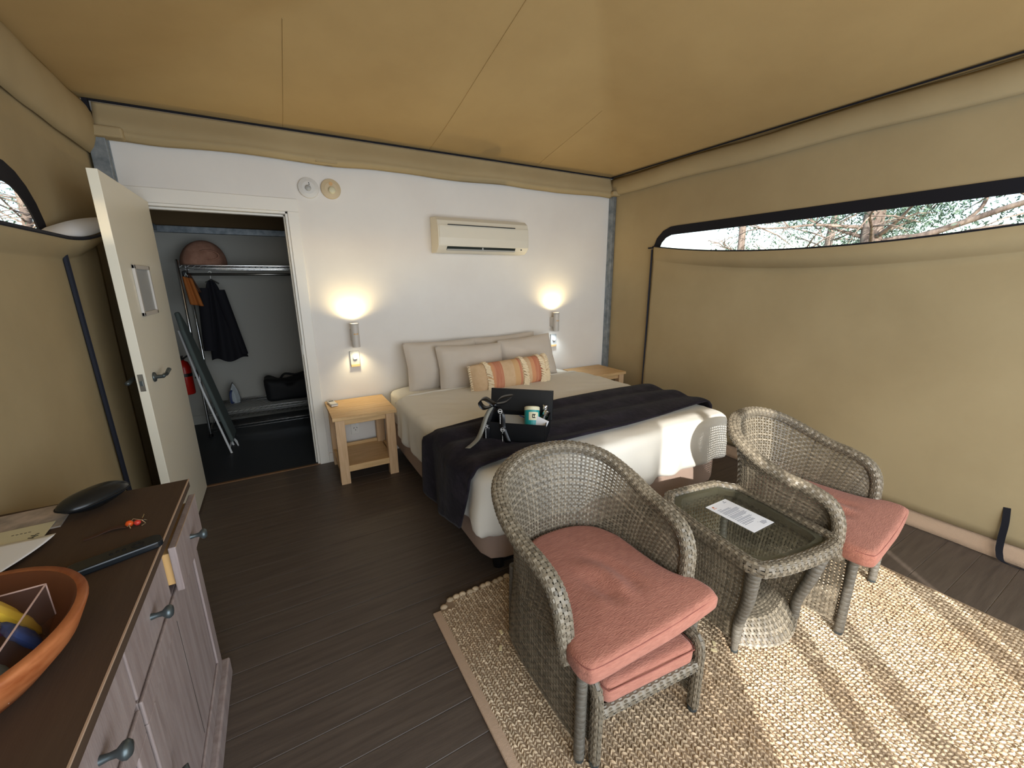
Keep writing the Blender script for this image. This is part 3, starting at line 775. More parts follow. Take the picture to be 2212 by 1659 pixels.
b.box((-BW/2-0.036, BD/2+0.036, BH+0.035), (0.004, 0.03, 0.17), R_).box((BW/2+0.006, BD/2+0.036, BH+0.035), (0.004, 0.03, 0.17), R_).build('lid_rim', 'box_black', gb)
MB().box((-0.02, 0.02, BH-0.03), (0.17, 0.12, 0.006), Matrix.Rotation(0.2, 3, 'X')).build('tissue_paper', 'plate_grey', gb)
def rib(name, pts, w, m, parent, side=(1, 0, 0)):
    P = catmull(pts, 6); S = Vector(side)
    return MB().grid(lambda s, t: P[int(round(t*(len(P)-1)))]+S*((s-0.5)*w), 1, len(P)-1).build(name, m, parent, solid=0.0015, smooth=True)
kx, ky, kz = -BW/2+0.045, -BD/2+0.02, BH+0.095
K = (kx, ky, kz)
r1 = rib('ribbon', [(kx-.01, ky, kz), (kx-0.03, ky-0.012, kz-0.07), (kx-0.045, ky-0.02, BH-0.02), (kx-0.04, ky-0.028, 0.07), (kx-0.045, ky-0.03, 0.0)], 0.034, 'ribbon', gb)
r2 = rib('ribbon', [(kx+.02, ky, kz-0.01), (kx+0.045, ky-0.02, kz-0.05), (kx+0.05, ky-0.025, BH-0.02), (kx+0.055, ky-0.03, 0.07), (kx+0.085, ky-0.04, 0.0)], 0.034, 'ribbon', gb)
rib('ribbon_tail', [(kx-.01, ky, kz), (kx-0.04, ky-0.02, kz-0.06), (kx-0.06, ky-0.05, kz-0.13), (kx-0.07, ky-0.09, 0.035), (kx-0.075, ky-0.15, 0.03), (kx-0.09, ky-0.215, 0.026)], 0.026, 'ribbon_grey', gb, (1, 0.1, 0))
rib('bow_loop', [(kx, ky, kz), (kx-0.05, ky-0.01, kz+0.035), (kx-0.085, ky, kz+0.012), (kx-0.06, ky+0.01, kz-0.025), (kx, ky, kz)], 0.045, 'ribbon', gb, (0.1, 1, 0.2))
rib('bow_loop', [(kx, ky, kz), (kx+0.04, ky-0.01, kz+0.045), (kx+0.10, ky, kz+0.055), (kx+0.06, ky+0.01, kz+0.015), (kx, ky, kz)], 0.040, 'ribbon', gb, (0.1, 1, 0.2))
MB().lathe([(0.0, -.014), (0.014, -0.01), (0.018, 0), (0.014, 0.01), (0, 0.014)], K, 10, caps=False).build('bow_knot', 'ribbon', gb, smooth=True)
def logo(px, py, pz, parent, r=0.012):
    m = MB(); n = 20
    for k in range(n):
        a0, a1 = 2*PI*k/n, 2*PI*(k+1)/n
        m.add([(px+r*math.cos(a0), py, pz+r*math.sin(a0)), (px+r*math.cos(a1), py, pz+r*math.sin(a1)), (px+r*.84*math.cos(a1), py, pz+r*.84*math.sin(a1)), (px+r*.84*math.cos(a0), py, pz+r*.84*math.sin(a0))], [(0, 1, 2, 3)])
    q = r*.62
    m.add([(px-q, py, pz+q*.6), (px, py, pz+.15*q), (px, py, pz-.15*q), (px-q, py, pz-q*.6)], [(0, 1, 2, 3)])
    m.add([(px+q, py, pz+q*.6), (px, py, pz+.15*q), (px, py, pz-.15*q), (px+q, py, pz-q*.6)], [(0, 1, 2, 3)])
    for k in range(9):   # the line of tiny print under the emblem
        m.b2((px-0.0022, py-0.0002, pz-r-0.008-k*0.0062), (px+0.0022, py+0.0002, pz-r-0.0042-k*0.0062))
    return m.build('print', 'print_white', parent)
logo(kx-0.044, ky-0.031, BH-0.022, r1); logo(kx+0.052, ky-0.034, BH-0.035, r2); logo(kx+0.038, ky-0.026, kz-0.028, r2, 0.013)
# things in the box
jr = thing('snack_jar', 'teal snack jar with a cream label leaning in the black gift box', 'jar', GB(.075, -.012, .098), rot=(math.radians(-22), math.radians(8), -.25))
MB().lathe([(0.0, -.085), (0.041, -0.085), (0.043, -0.08), (0.043, 0.055), (0.040, 0.06), (0, 0.06)], (0, 0, 0), 28, caps=False).build('body', 'teal', jr, smooth=False)
MB().lathe([(0.0435, 0.052), (0.0435, 0.07), (0.038, 0.074), (0.0, 0.074)], (0, 0, 0), 28, caps=False).build('lid', 'cream_label', jr)
lb = MB().grid(lambda s, t: (0.0438*math.sin(-0.75+1.3*s), -0.0438*math.cos(-0.75+1.3*s), -0.005+0.045*t), 10, 1).build('label', 'cream_label', jr, solid=0.0006)
mb = MB()
for a, z0, z1, w in ((-0.33, .008, .028, .10), (-0.20, .006, .013, .22), (-0.16, .018, .029, .18), (-.05, .008, .020, .06), (-0.28, .024, .029, .2), (-.30, .006, .010, .2), (.0, .024, .029, .12), (.02, .006, .010, .1)):
    mb.grid(lambda s, t: (0.0446*math.sin(a+w*s), -0.0446*math.cos(a+w*s), z0+(z1-z0)*t), 3, 1)
mb.build('print', 'black_matte', lb)
MB().grid(lambda s, t: (0.0440*math.sin(-1.5+3*s), -0.0440*math.cos(-1.5+3*s), -0.083+0.007*t), 20, 1).build('gold_line', 'cream_label', jr, solid=0.0006)
def bottle(label, loc, rot):
    t = thing('bottle', label, 'bottle', loc, rot=rot, group='small dark bottles in the gift box')
    MB().lathe([(0, -0.085), (0.028, -0.085), (0.029, -0.08), (0.029, 0.0), (0.024, 0.02), (0.012, 0.04), (0.011, 0.06)], (0, 0, 0), 20, caps=False).build('body', 'bottle_green', t, smooth=True)
    MB().lathe([(0.0145, 0.044), (0.0150, 0.048), (0.0150, 0.068), (0.013, 0.072), (0.0, 0.072)], (0, 0, 0), 20, caps=False).build('cap', 'chrome', t)
    return t
bottle('dark bottle with silver cap standing highest in the gift box', GB(.132, .045, .100), (math.radians(5), math.radians(8), 0))
bottle('dark bottle with silver cap tilted against the right end of the gift box', GB(.125, -.005, .088), (math.radians(12), math.radians(26), 0.1))
bg = tag(MB().box(GB(.125, -.055, .088), (0.006, 0.085, 0.075), Matrix.Rotation(0.5, 3, 'Y') @ Matrix.Rotation(0.5, 3, 'Z')).build('snack_packet', 'paper', bevel=0.002), 'white and blue packet tucked beside the teal jar', 'packet')
MB().box(GB(.02, .02, .100), (0.05, 0.02, 0.006), Matrix.Rotation(0.5, 3, 'Y')).build('blue_corner', 'pack_blue', bg)

# ---- split air conditioner
ac = thing('air_conditioner', 'white wall-mounted split air conditioner above the bed', 'air conditioner', (-1.62, -0.002, 1.77))
prof = [(0, 0.0), (-0.115, 0.0), (-0.155, 0.022), (-0.185, 0.055), (-0.19, 0.12), (-0.185, 0.21), (-0.165, 0.262), (-0.12, 0.293), (-0.02, 0.30), (0, 0.30)]
def acb(x0, x1, pr=prof, mats='ac_white', name='casing'):
    m = MB(); n = len(pr)
    m.add([(x0, y, z) for y, z in pr]+[(x1, y, z) for y, z in pr], [tuple(range(n)), tuple(range(2*n-1, n-1, -1))]+[(i, n+i, n+(i+1) % n, (i+1) % n) for i in range(n)])
    return m.build(name, mats, ac, bevel=0.004)
acb(-0.45, 0.45)
acb(-0.44, 0.44, [(-0.187, 0.058), (-0.196, 0.12), (-0.191, 0.21), (-0.187, 0.225), (-0.18, 0.225), (-0.18, 0.058)], 'ac_white', 'front_panel')
MB().b2((-0.36, -0.197, 0.222), (0.30, -0.178, 0.229)).build('intake_slot', 'black_plastic', ac)
R_ = Matrix.Rotation(math.radians(35), 3, 'X')
MB().box((-0.03, -0.168, 0.036), (0.68, 0.006, 0.038), R_).build('outlet', 'ac_dark', ac)
MB().box((-0.03, -0.165, 0.024), (0.68, 0.022, 0.005), Matrix.Rotation(-0.4, 3, 'X')).build('louvre', 'plate_grey', ac, bevel=0.001)
MB().box((-0.03, -0.172, 0.038), (0.012, 0.014, 0.02)).build('louvre_clip', 'plate_grey', ac)
MB().b2((0.37, -0.176, 0.034), (0.382, -0.17, 0.044)).build('receiver', 'black_plastic', ac)

# ---- detectors
def detector(label, x, z, m, r=0.072, name='smoke_detector'):
    t = thing(name, label, 'detector', (x, -0.001, z))
    MB().lathe([(0, -0.0), (r, 0), (r, -0.012), (r*0.97, -0.020), (r*0.6, -0.028), (0, -0.029)], (0, 0, 0), 36, axis='y', caps=False).build('body', m, t, smooth=False, bevel=0)
    return t
t = detector('round white emergency light on the wall, nearer the doorway', -3.012, 2.215, 'detector_white', name='emergency_light')
MB().lathe([(0.021, -0.026), (0.021, -0.036), (0.014, -0.044), (0, -0.047)], (-0.004, 0, -0.004), 20, axis='y', caps=False).build('lens', 'plate_grey', t, smooth=True)
MB().b2((0.001, -0.031, 0.030), (0.007, -0.027, 0.036)).b2((0.003, -0.031, 0.020), (0.009, -0.027, 0.026)).build('indicator', 'black_plastic', t)
t = detector('round cream smoke alarm on the wall, nearer the air conditioner', -2.855, 2.222, 'detector_cream')
MB().lathe([(0.026, -0.026), (0.024, -0.045), (0.016, -0.050), (0, -0.050)], (0.004, 0, -0.012), 22, axis='y', caps=False).build('sensor_cap', 'cream_label', t, smooth=True)
MB().lathe([(0.014, -0.0285), (0.014, -0.031), (0, -0.031)], (0, 0, 0.034), 16, axis='y', caps=False).build('test_button', 'stripe_ochre', t)

# ---- wall lamps (with their own light) and switch plates
def wall_lamp(label, x, up_col, dn_col, mu, md, pu, pd):
    t = thing('wall_lamp', label, 'lamp', (x, -0.085, 1.0), group='up and down wall lamps beside the bed')
    r = 0.031
    MB().lathe([(r*.9, 0.002), (r, 0.0), (r, 0.105), (r*.985, 0.107), (r*.985, 0.115), (r, 0.117), (r, 0.183), (r*1.12, 0.19), (r*1.12, 0.196), (r*.95, 0.196), (r*.9, 0.186)], (0, 0, 0), 32, caps=False).build('body', 'lamp_metal', t, smooth=False)
    MB().lathe([(r*.91, 0.188), (0, 0.188)], (0, 0, 0), 24, caps=False).build('upper_lens', mu, t)
    MB().lathe([(r*.91, 0.006), (0, 0.006)], (0, 0, 0), 24, caps=False).build('lower_lens', md, t)
    mb = MB()
    for a0 in (-2.1, -1.45): mb.grid(lambda s, q: ((r+.0006)*math.cos(a0+0.5*s), (r+.0006)*math.sin(a0+0.5*s), 0.106+0.010*q), 6, 1)
    mb.build('slot', 'drawer_inside', t)
    MB().b2((-0.028, 0.025, 0.045), (0.028, 0.084, 0.145)).build('wall_bracket', 'lamp_metal', t, bevel=0.004)
    for sgn, colr, pw, zz in ((1, up_col, pu, 0.20), (-1, dn_col, pd, -0.004)):
        d = bpy.data.lights.new('lamp_light', 'SPOT'); o = bpy.data.objects.new('lamp_light', d); link(o, t, (0, 0, zz))
        d.energy = pw; d.color = colr; d.spot_size = math.radians(156); d.spot_blend = 0.9; d.shadow_soft_size = 0.022
        if sgn > 0: o.rotation_euler = (PI, 0, 0)
        else: d.spot_size = math.radians(122)
    return t
WARM, COOL = (1.0, 0.78, 0.40), (0.84, 0.95, 1.0)
wall_lamp('grey cylinder wall lamp glowing warm above the left bedside table', -2.795, WARM, (1.0, 0.84, 0.52), 'lamp_on_warm', 'lamp_on_warm', 11.0, 5.0)
wall_lamp('grey cylinder wall lamp, warm upwards and cool white downwards, right of the pillows', -0.755, WARM, COOL, 'lamp_on_warm', 'lamp_on_cool', 11.0, 4.0)
def plate(label, x):
    t = thing('switch_plate', label, 'switch', (x, -0.001, 0.89), group='dimmer switch plates under the wall lamps')
    MB().b2((-0.038, -0.016, -0.062), (0.038, 0, 0.068)).build('plate', 'plate_grey', t, bevel=0.003)
    MB().b2((-0.036, -0.020, -0.068), (0.036, -0.0, -0.045)).build('wood_foot', 'pine', t, bevel=0.002)
    MB().lathe([(0.017, -0.014), (0.016, -0.028), (0, -0.030)], (0, 0, 0.014), 20, axis='y', caps=False).build('dimmer_knob', 'print_white', t)
plate('grey switch plate with a round dimmer under the left wall lamp', -2.806)
plate('grey switch plate with a round dimmer under the right wall lamp', -0.735)
t = thing('power_outlet', 'white power outlet low on the wall behind the left bedside table', 'outlet', (-2.862, -0.001, 0.275))
MB().b2((-0.036, -0.010, -0.058), (0.036, 0, 0.058)).build('plate', 'white_paint', t, bevel=0.003)
MB().b2((0.006, -0.013, 0.022), (0.024, -0.009, 0.042)).build('rocker', 'print_white', t, bevel=0.001)
MB().box((-0.012, -0.011, 0.0), (0.004, 0.003, 0.012), Matrix.Rotation(.5, 3, 'Y')).box((0.012, -0.011, 0.0), (0.004, 0.003, 0.012), Matrix.Rotation(-.5, 3, 'Y')).box((0, -0.011, -0.02), (0.004, 0.003, 0.012)).build('socket_hole', 'black_plastic', t)

# ================================================================== WICKER
def bypath(P, u):
    d = u*(len(P)-1); i = min(int(d), len(P)-2); return P[i].lerp(P[i+1], d-i)
def mirror(pts): return [Vector(p) for p in pts]+[Vector((-p[0], p[1], p[2])) for p in pts[::-1][1:]]
def tube_fn(P, ha, hb, outward):
    n = len(P); T = []
    for i in range(n): T.append((P[min(i+1, n-1)]-P[max(i-1, 0)]).normalized())
    def fn(u, v):
        d = v*(n-1); i = min(int(d), n-2); k = d-i
        p = P[i].lerp(P[i+1], k); t = T[i].lerp(T[i+1], k).normalized()
        o = outward(p); a = (o-t*o.dot(t)).normalized(); b = t.cross(a)
        h = ha(v) if callable(ha) else ha
        th = 2*PI*u
        return p+a*(h*math.copysign(abs(math.cos(th))**.8, math.cos(th)))+b*(hb*math.copysign(abs(math.sin(th))**.8, math.sin(th)))
    return fn
def wrapped_leg(p0, p1, r, pitch=0.022):
    a, b = Vector(p0), Vector(p1); L = (b-a).length; n = max(3, int(L/pitch)); pts = []; rs = []
    for k in range(n):
        for q, f in ((0.02, .93), (0.12, 1.0), (0.88, 1.0), (0.98, .93)):
            pts.append(a.lerp(b, (k+q)/n)); rs.append(r*f)
    return MB().tube(pts, rs, 12)
# chair geometry, own frame: +y is the sitter's forward direction
RIMP = [(.276, .235, .365), (.284, .226, .44), (.292, .218, .53), (.297, .180, .598), (.303, .10, .632), (.310, 0.0, .652), (.306, -.12, .698), (.262, -.235, .752), (.145, -.31, .790), (0, -.332, .800)]
rim_c = resample(catmull(mirror(RIMP), 10), 181, closed=False)
# part of the rim that carries the shell (from arm front to arm front)
shell_top = resample([p for p in rim_c], 141, closed=False)
botp = resample(catmull(mirror([(.262, .27, .36), (.266, .15, .36), (.266, 0, .36), (.258, -.10, .36), (.215, -.205, .36), (.12, -.265, .36), (0, -.28, .36)]), 8), 141, closed=False)
lowp = resample(catmull(mirror([(.258, .28, .045), (.262, .15, .045), (.262, 0, .045), (.255, -.12, .045), (.225, -.235, .045), (.12, -.285, .045), (0, -.29, .045)]), 8), 141, closed=False)
def shell(u, v):
    a = bypath(botp, u); b = bypath(shell_top, u)
    k = v; p = a.lerp(b, k)
    hz = (b.z-a.z)
    out = Vector((p.x, min(p.y, 0), 0)); 
    if out.length > 1e-6: p = p-out.normalized()*0.02*math.sin(PI*k)*min(1, hz/0.3)
    return p
def skirt(u, v):
    return bypath(lowp, u).lerp(bypath(botp, u), v)
def outw(p): 
    o = Vector((p.x, min(p.y, 0)*1.0, 0)); return o if o.length > 1e-3 else Vector((0, -1, 0))
def make_chair(label, loc, rotz):
    t = thing('wicker_armchair', label, 'armchair', loc, rotz, group='grey wicker tub armchairs')
    rim = weave(tube_fn(rim_c, .028, .021, outw), 12, 131, .0118, .0112, .0026, closed=True)
    rim.build('woven_rim', 'wicker', t)
    f = tube_fn(rim_c, .0245, .0175, outw)
    MB().grid(lambda u, v: f(u, v), 12, 90, closed_u=True).build('rim_core', 'wicker_dark', t)
    weave(shell, 96, 29, .0082, .0078, .0026).build('woven_back', 'wicker', t)
    weave(skirt, 96, 22, .0094, .0086, .0026).build('woven_skirt', 'wicker', t)
    for sx in (-1, 1):
        wrapped_leg((sx*.262, .288, 0.012), (sx*.262, .288, .375), .0185).build('leg', 'wicker_wrap', t, smooth=True)
        wrapped_leg((sx*.205, -.245, 0.012), (sx*.205, -.235, .36), .0165).build('leg', 'wicker_wrap', t, smooth=True)
        for yy, xx_ in ((.288, .262), (-.245, .205)):
            MB().lathe([(.017, 0), (.018, .014), (.012, .016)], (sx*xx_, yy, 0), 12).build('foot_cap', 'pewter', t)
    fr_ = [Vector((-.262, .290, .352)), Vector((.262, .290, .352))]
    frp = resample(fr_, 42, closed=False)
    weave(tube_fn(frp, .020, .012, lambda p: Vector((0, 0, 1))), 8, 34, .0115, .0115, .0024, closed=True).build('front_rail', 'wicker', t)
    MB().prism([(-.255, -.05), (-.20, -.21), (-.10, -.26), (.10, -.26), (.20, -.21), (.255, -.05), (.255, .28), (-.255, .28)], .345, .358).build('seat_deck', 'wicker_dark', t)
    return t
def cushion_mb(out, z0, z1, seed, dome=.012, wr_=0.006, r=.026, sag=0):
    def dsp(p, q, k):
        if k < .55: return Vector((0, 0, 0))+q*(0.004*nz(p.x, p.y, p.z+seed, 7))
        f = max(0, min(1, (k-.6)/.2))
        w = math.sin((p.x*0.9+p.y*0.25)*42+3*nz(p.x, p.y, seed, 4))*max(0, 1-((p.x+.0)/.19)**2)*max(0, 1-((p.y-.12)/.2)**2)
        return Vector((0, 0, f*(wr_*w-0.005*(abs(nz(p.x, p.y, seed, 3)))) - (0.02*max(0, (p.y-.26)/.1) if sag else 0)*0.5))
    return pad(out, z0, z1, r, dome, n=150, disp=dsp, inner=30, side=3)
def seat_outline(wf, wb):
    o = [(-wb, -.08), (-wb*.82, -.185), (-wb*.45, -.245), (0, -.258), (wb*.45, -.245), (wb*.82, -.185), (wb, -.08), (wb, .10), (wb+.006, .17), (wb+.025, .215),
         (wf-.012, .238), (wf, .262), (wf+.004, .318), (wf-.012, .346), (wf-.04, .357), (0, .364), (-wf+.04, .357), (-wf+.012, .346), (-wf-.004, .318), (-wf, .262), (-wf+.012, .238), (-wb-.025, .215), (-wb-.006, .17), (-wb, .10)]
    return [(p.x, p.y) for p in catmull([(a, b, 0) for a, b in o+[o[0]]], 4)[:-1]]
chA = make_chair('wicker armchair with footstool tucked beneath it, nearest the camera', (-2.412, -2.622, 0.013), PI)
chB = None
so = seat_outline(.300, .238)
cmb = cushion_mb(so, .368, .446, 1, dome=.010, wr_=.009)
cc_ = cmb.build('seat_cushion', 'terracotta', chA, smooth=True)
sm_ = MB().tube([(p.x, p.y, .433) for p in catmull([(-.299, .29, 0), (-.293, .333, 0), (-.262, .352, 0), (-.1, .359, 0), (.1, .359, 0), (.262, .352, 0), (.293, .333, 0), (.299, .29, 0)], 5)], .0018, 6)
sm_.build('piping', 'terracotta_seam', cc_)
# copy for the second chair: thing, parts and sub-parts
def dup(root, loc, rotz, label):
    r = root.copy(); COL.objects.link(r); r.location = loc; r.rotation_euler = (0, 0, rotz); r['label'] = label
    for ch in list(root.children):
        c = ch.copy(); COL.objects.link(c); c.parent = r
        for g in ch.children:
            d = g.copy(); COL.objects.link(d); d.parent = c
    return r
chB = dup(chA, (-1.152, -2.775, 0.013), PI+0.13, 'wicker armchair standing beside the right canvas wall, beyond the glass side table')

# footstool under chair A
ot = thing('wicker_footstool', 'low wicker footstool with a terracotta cushion tucked under the nearest armchair', 'footstool', (-2.408, -2.778, 0.013), PI-0.10)
OW, OD = .214, .19
for sx in (-1, 1):
    P = resample(catmull([(sx*OW, OD, .02), (sx*OW, OD, .20), (sx*OW, OD-.004, .275), (sx*OW, OD-.03, .298), (sx*OW, 0, .30), (sx*OW, -OD+.03, .298), (sx*OW, -OD, .27), (sx*OW, -OD, .02)], 8), 90, closed=False)
    f = tube_fn(P, .014, .019, lambda p: Vector((1, 0, 0)))
    weave(f, 8, 66, .0115, .0118, .0024, closed=True).build('side_frame', 'wicker', ot)
    f2 = tube_fn(P, .012, .017, lambda p: Vector((1, 0, 0)))
    MB().grid(lambda u, v: f2(u, v), 10, 60, closed_u=True).build('frame_core', 'wicker_dark', ot)
    weave(lambda u, v: Vector((sx*OW, -OD+2*OD*u, .05+.24*v)), 30, 22, .0065, .0065, .002).build('woven_side', 'wicker', ot)
    for sy in (-1, 1): MB().lathe([(.017, -.001), (.018, .012), (.013, .014)], (sx*OW, sy*OD, 0.0), 12).build('foot_cap', 'pewter', ot)
for sy in (-1, 1):
    P = resample([Vector((-OW, sy*OD, .20)), Vector((OW, sy*OD, .20))], 36, closed=False)
    weave(tube_fn(P, .019, .013, lambda p: Vector((0, 0, 1))), 8, 30, .0125, .0125, .0024, closed=True).build('cross_rail', 'wicker', ot)
    f2 = tube_fn(P, .017, .011, lambda p: Vector((0, 0, 1)))
    MB().grid(lambda u, v: f2(u, v), 10, 8, closed_u=True).build('rail_core', 'wicker_dark', ot)
MB().b2((-OW, -OD, .195), (OW, OD, .205)).build('deck', 'wicker_dark', ot)
oc = cushion_mb(rrect(-.190, -.18, .190, .198, .03, 5), .218, .300, 6, .006, 0.0).build('cushion', 'terracotta', ot, smooth=True)
MB().tube([(x, y, .287) for x, y in [(-.192, .0), (-.192, .17), (-.178, .199), (0, .201), (.178, .199), (.192, .17), (.192, .0)]], .002, 6).build('piping', 'terracotta_seam', oc)

# glass-topped side table
tb = thing('wicker_side_table', 'wicker side table with an inset glass top between the two armchairs', 'table', (-1.648, -2.735, 0.013), PI-0.15)
def tpath(hw, hf, hb, cr, z, bulge=.018):
    return [Vector((x, y, z)) for x, y in [(-hw+cr, -hb), (0, -hb-bulge*.3), (hw-cr, -hb), (hw, -hb+cr), (hw+bulge*.4, 0), (hw, hf-cr*.5), (hw-cr*.35, hf), (hw*.5, hf+bulge*.8), (0, hf+bulge), (-hw*.5, hf+bulge*.8), (-hw+cr*.35, hf), (-hw, hf-cr*.5), (-hw-bulge*.4, 0), (-hw, -hb+cr)]]
rp = resample(tpath(.224, .298, .255, .075, .462), 150)
rp2 = rp+[rp[0]]
outc = lambda p: Vector((p.x, p.y, 0))
def closed_tube(P, ha, hb):
    n = len(P)
    def fn(u, v):
        d = (v*n) % n; i = int(d); k = d-i; p = P[i % n].lerp(P[(i+1) % n], k)
        t = (P[(i+1) % n]-P[i-1]).lerp(P[(i+2) % n]-P[i % n], k).normalized()
        o = Vector((t.y, -t.x, 0)).normalized(); b = Vector((0, 0, 1)); th = 2*PI*u
        return p+o*(ha*math.copysign(abs(math.cos(th))**.7, math.cos(th)))+b*(hb*math.copysign(abs(math.sin(th))**.7, math.sin(th)))
    return fn
f = closed_tube(rp, .024, .026)
weave(f, 12, 113, .0118, .0118, .0025, closed=True).build('woven_rim', 'wicker', tb)
f2 = closed_tube(rp, .0205, .0225)
MB().grid(lambda u, v: f2(u, v), 12, 100, closed_u=True).build('rim_core', 'wicker_dark', tb)
gp = resample(tpath(.201, .276, .235, .068, .0), 80)
MB().prism([(p.x, p.y) for p in gp], .470, .476).build('glass_top', 'glass', tb)
fp = resample(tpath(.200, .275, .234, .068, 0), 60)
n_ = len(fp); c_ = sum(fp, Vector())/n_
v_ = [(p.x, p.y, .468) for p in fp]+[tuple((c_+(p-c_)*.90))[:2]+(.468,) for p in fp]+[tuple((c_+(p-c_)*.90))[:2]+(.445,) for p in fp]
MB().add(v_, [(i, (i+1) % n_, n_+(i+1) % n_, n_+i) for i in range(n_)]+[(n_+i, n_+(i+1) % n_, 2*n_+(i+1) % n_, 2*n_+i) for i in range(n_)]).build('glass_ledge', 'wicker', tb, solid=.002)
legp = {}
for sx in (-1, 1):
    for sy, yt, yb in ((1, .276, .215), (-1, -.225, -.185)):
        P = catmull([(sx*.212, yt, .462), (sx*.205, yt-.012*sy, .40), (sx*.186, (yt+yb)/2, .27), (sx*.176, yb, .14), (sx*.178, yb, .05)], 8)
        legp[(sx, sy)] = P
        pts = []; rs = []
        RP = resample(P, 20, closed=False)
        MBt = MB(); seg = []
        for k in range(19):
            for q, fct in ((.03, .92), (.14, 1), (.86, 1), (.97, .92)): pts.append(RP[k].lerp(RP[k+1], q)); rs.append((.028-.010*k/19)*fct)
        MBt.tube(pts, rs, 12).build('leg', 'wicker_wrap', tb, smooth=True)
        MB().tube([(sx*.178, yb, .055), (sx*.178, yb, .01)], [.015, .013], 12).build('foot', 'wicker_wrap', tb)
        MB().lathe([(.013, -.001), (.0155, .010), (.008, .012)], (sx*.178, yb, 0), 12).build('foot_cap', 'pewter', tb)
def leg_at(sx, sy, v):
    P = legp[(sx, sy)]; return bypath(P, 1-v)
for sx in (-1, 1):
    def side(u, v):
        p = leg_at(sx, -1, v).lerp(leg_at(sx, 1, v), u); return p+Vector((sx*.012*math.sin(PI*u), 0, 0))
    weave(side, 30, 28, .0092, .0092, .0024).build('woven_side', 'wicker', tb)
def backp(u, v): return leg_at(-1, -1, v).lerp(leg_at(1, -1, v), u)+Vector((0, -.012*math.sin(PI*u), 0))
weave(backp, 24, 28, .0088, .0088, .0024).build('woven_back', 'wicker', tb)
def low(u, v):      # curved basket shelf at the front
    x = (-.170+.34*u); yb_ = -.18+.40*v+(.060*math.sin(PI*u)*v); z = .110+.0*v
    return Vector((x, yb_+.01*max(0, v-.88)/.12, z-0.065*(max(0, v-.84)/.16)**1.4))
weave(low, 26, 34, .0100, .0098, .0024).build('woven_shelf', 'wicker', tb)
def topf(u, v):
    x = (-.195+.39*u); return Vector((x, .282+.012*math.sin(PI*u)-.02*(1-v), .448-(.028-.018*math.sin(PI*u))*(1-v)))
weave(topf, 34, 4, .0085, .0085, .0022).build('front_apron', 'wicker', tb)

# letter card on the glass
cd = thing('letter_card', 'white printed letter card lying on the glass side table', 'card', (-1.638, -2.742, 0.4895), math.radians(0.0))
MB().b2((-.075, -.115, 0), (.075, .115, .001)).build('sheet', 'paper', cd)
ip = MB(); rl = random.Random(5)
def iline(x0, x1, y, w=.0014): ip.b2((x0, y-w, .001), (x1, y+w, .0013))
y = .066
for para in ([.03], [.075, .08], [.112]*4, [.10], [.112]*4, [.06], [.11]*2, [.09]*1, [.10]*2, [.07]):
    for L in para: iline(-.056, -.056+L*rl.uniform(.86, 1.0), y); y -= .0056
    y -= .0032
for k, L in enumerate((.03, .038, .034, .028)): iline(.022, .022+L, -.082-.0052*k)
ip.b2((.015, -.079, .001), (.0185, -.076, .0013)); ip.build('print', 'ink', cd)
m = MB().lathe([(0, .001), (.0055, .001), (.0055, .0014), (0, .0014)], (-.048, .094, 0), 12, caps=False); m.b2((-.060, .082, .001), (-.037, .0845, .0013)); m.build('logo', 'logo_orange', cd)
m = MB().b2((.032, .093, .001), (.052, .0965, .0013)).lathe([(0, .001), (.004, .001), (.004, .0014), (0, .0014)], (.041, .102, 0), 10, caps=False); m.build('logo', 'ink', cd)

# ================================================================== DRESSER AND WHAT STANDS ON IT
DF, DZT = -3.705, .86
dr = thing('dresser', 'grey-brown wooden dresser with one drawer ajar along the left wall', 'dresser', (-3.95, -2.79, 0))
def D(lo, hi): return [lo[0]+3.95, lo[1]+2.79, lo[2]], [hi[0]+3.95, hi[1]+2.79, hi[2]]
def dbx(lo, hi, name, m_, par=None, bev=.003):
    a, b = D(lo, hi); return MB().b2(a, b).build(name, m_, par or dr, bevel=bev)
dbx((-4.16, -3.60, .83), (-3.688, -1.962, DZT), 'top', 'dresser_top')
dbx((-4.15, -3.585, .06), (DF-.02, -1.985, .83), 'body', 'dresser_face')
dbx((-4.15, -3.61, .0), (DF+.022, -1.955, .075), 'plinth', 'dresser_face', bev=.006)
dy = [(-2.335, -1.99), (-2.69, -2.345), (-3.045, -2.70), (-3.40, -3.055)]
for i, (a, b_) in enumerate(dy):
    off = .030 if i == 0 else 0.0
    d = dbx((DF-.018+off, a, .672), (DF+off, b_, .812), 'drawer', 'dresser_face', bev=.003)
    if off:
        dbx((DF-.10, a+.012, .69), (DF-.018+off, b_-.012, .79), 'drawer_box', 'drawer_inside', d)
    dbx((DF+off-.001, a+.001, .8105), (DF+off+.0008, b_-.001, .8125), 'worn_edge', 'worn_edge', d, bev=0)
    yc = (a+b_)/2+2.79
    MB().lathe([(.008, 0), (.006, .012), (.007, .022), (.015, .030), (.0165, .036), (.012, .042), (0, .044)], (DF+off+3.95, yc, .742), 18, axis='x', caps=False).build('knob', 'pewter', d, smooth=True)
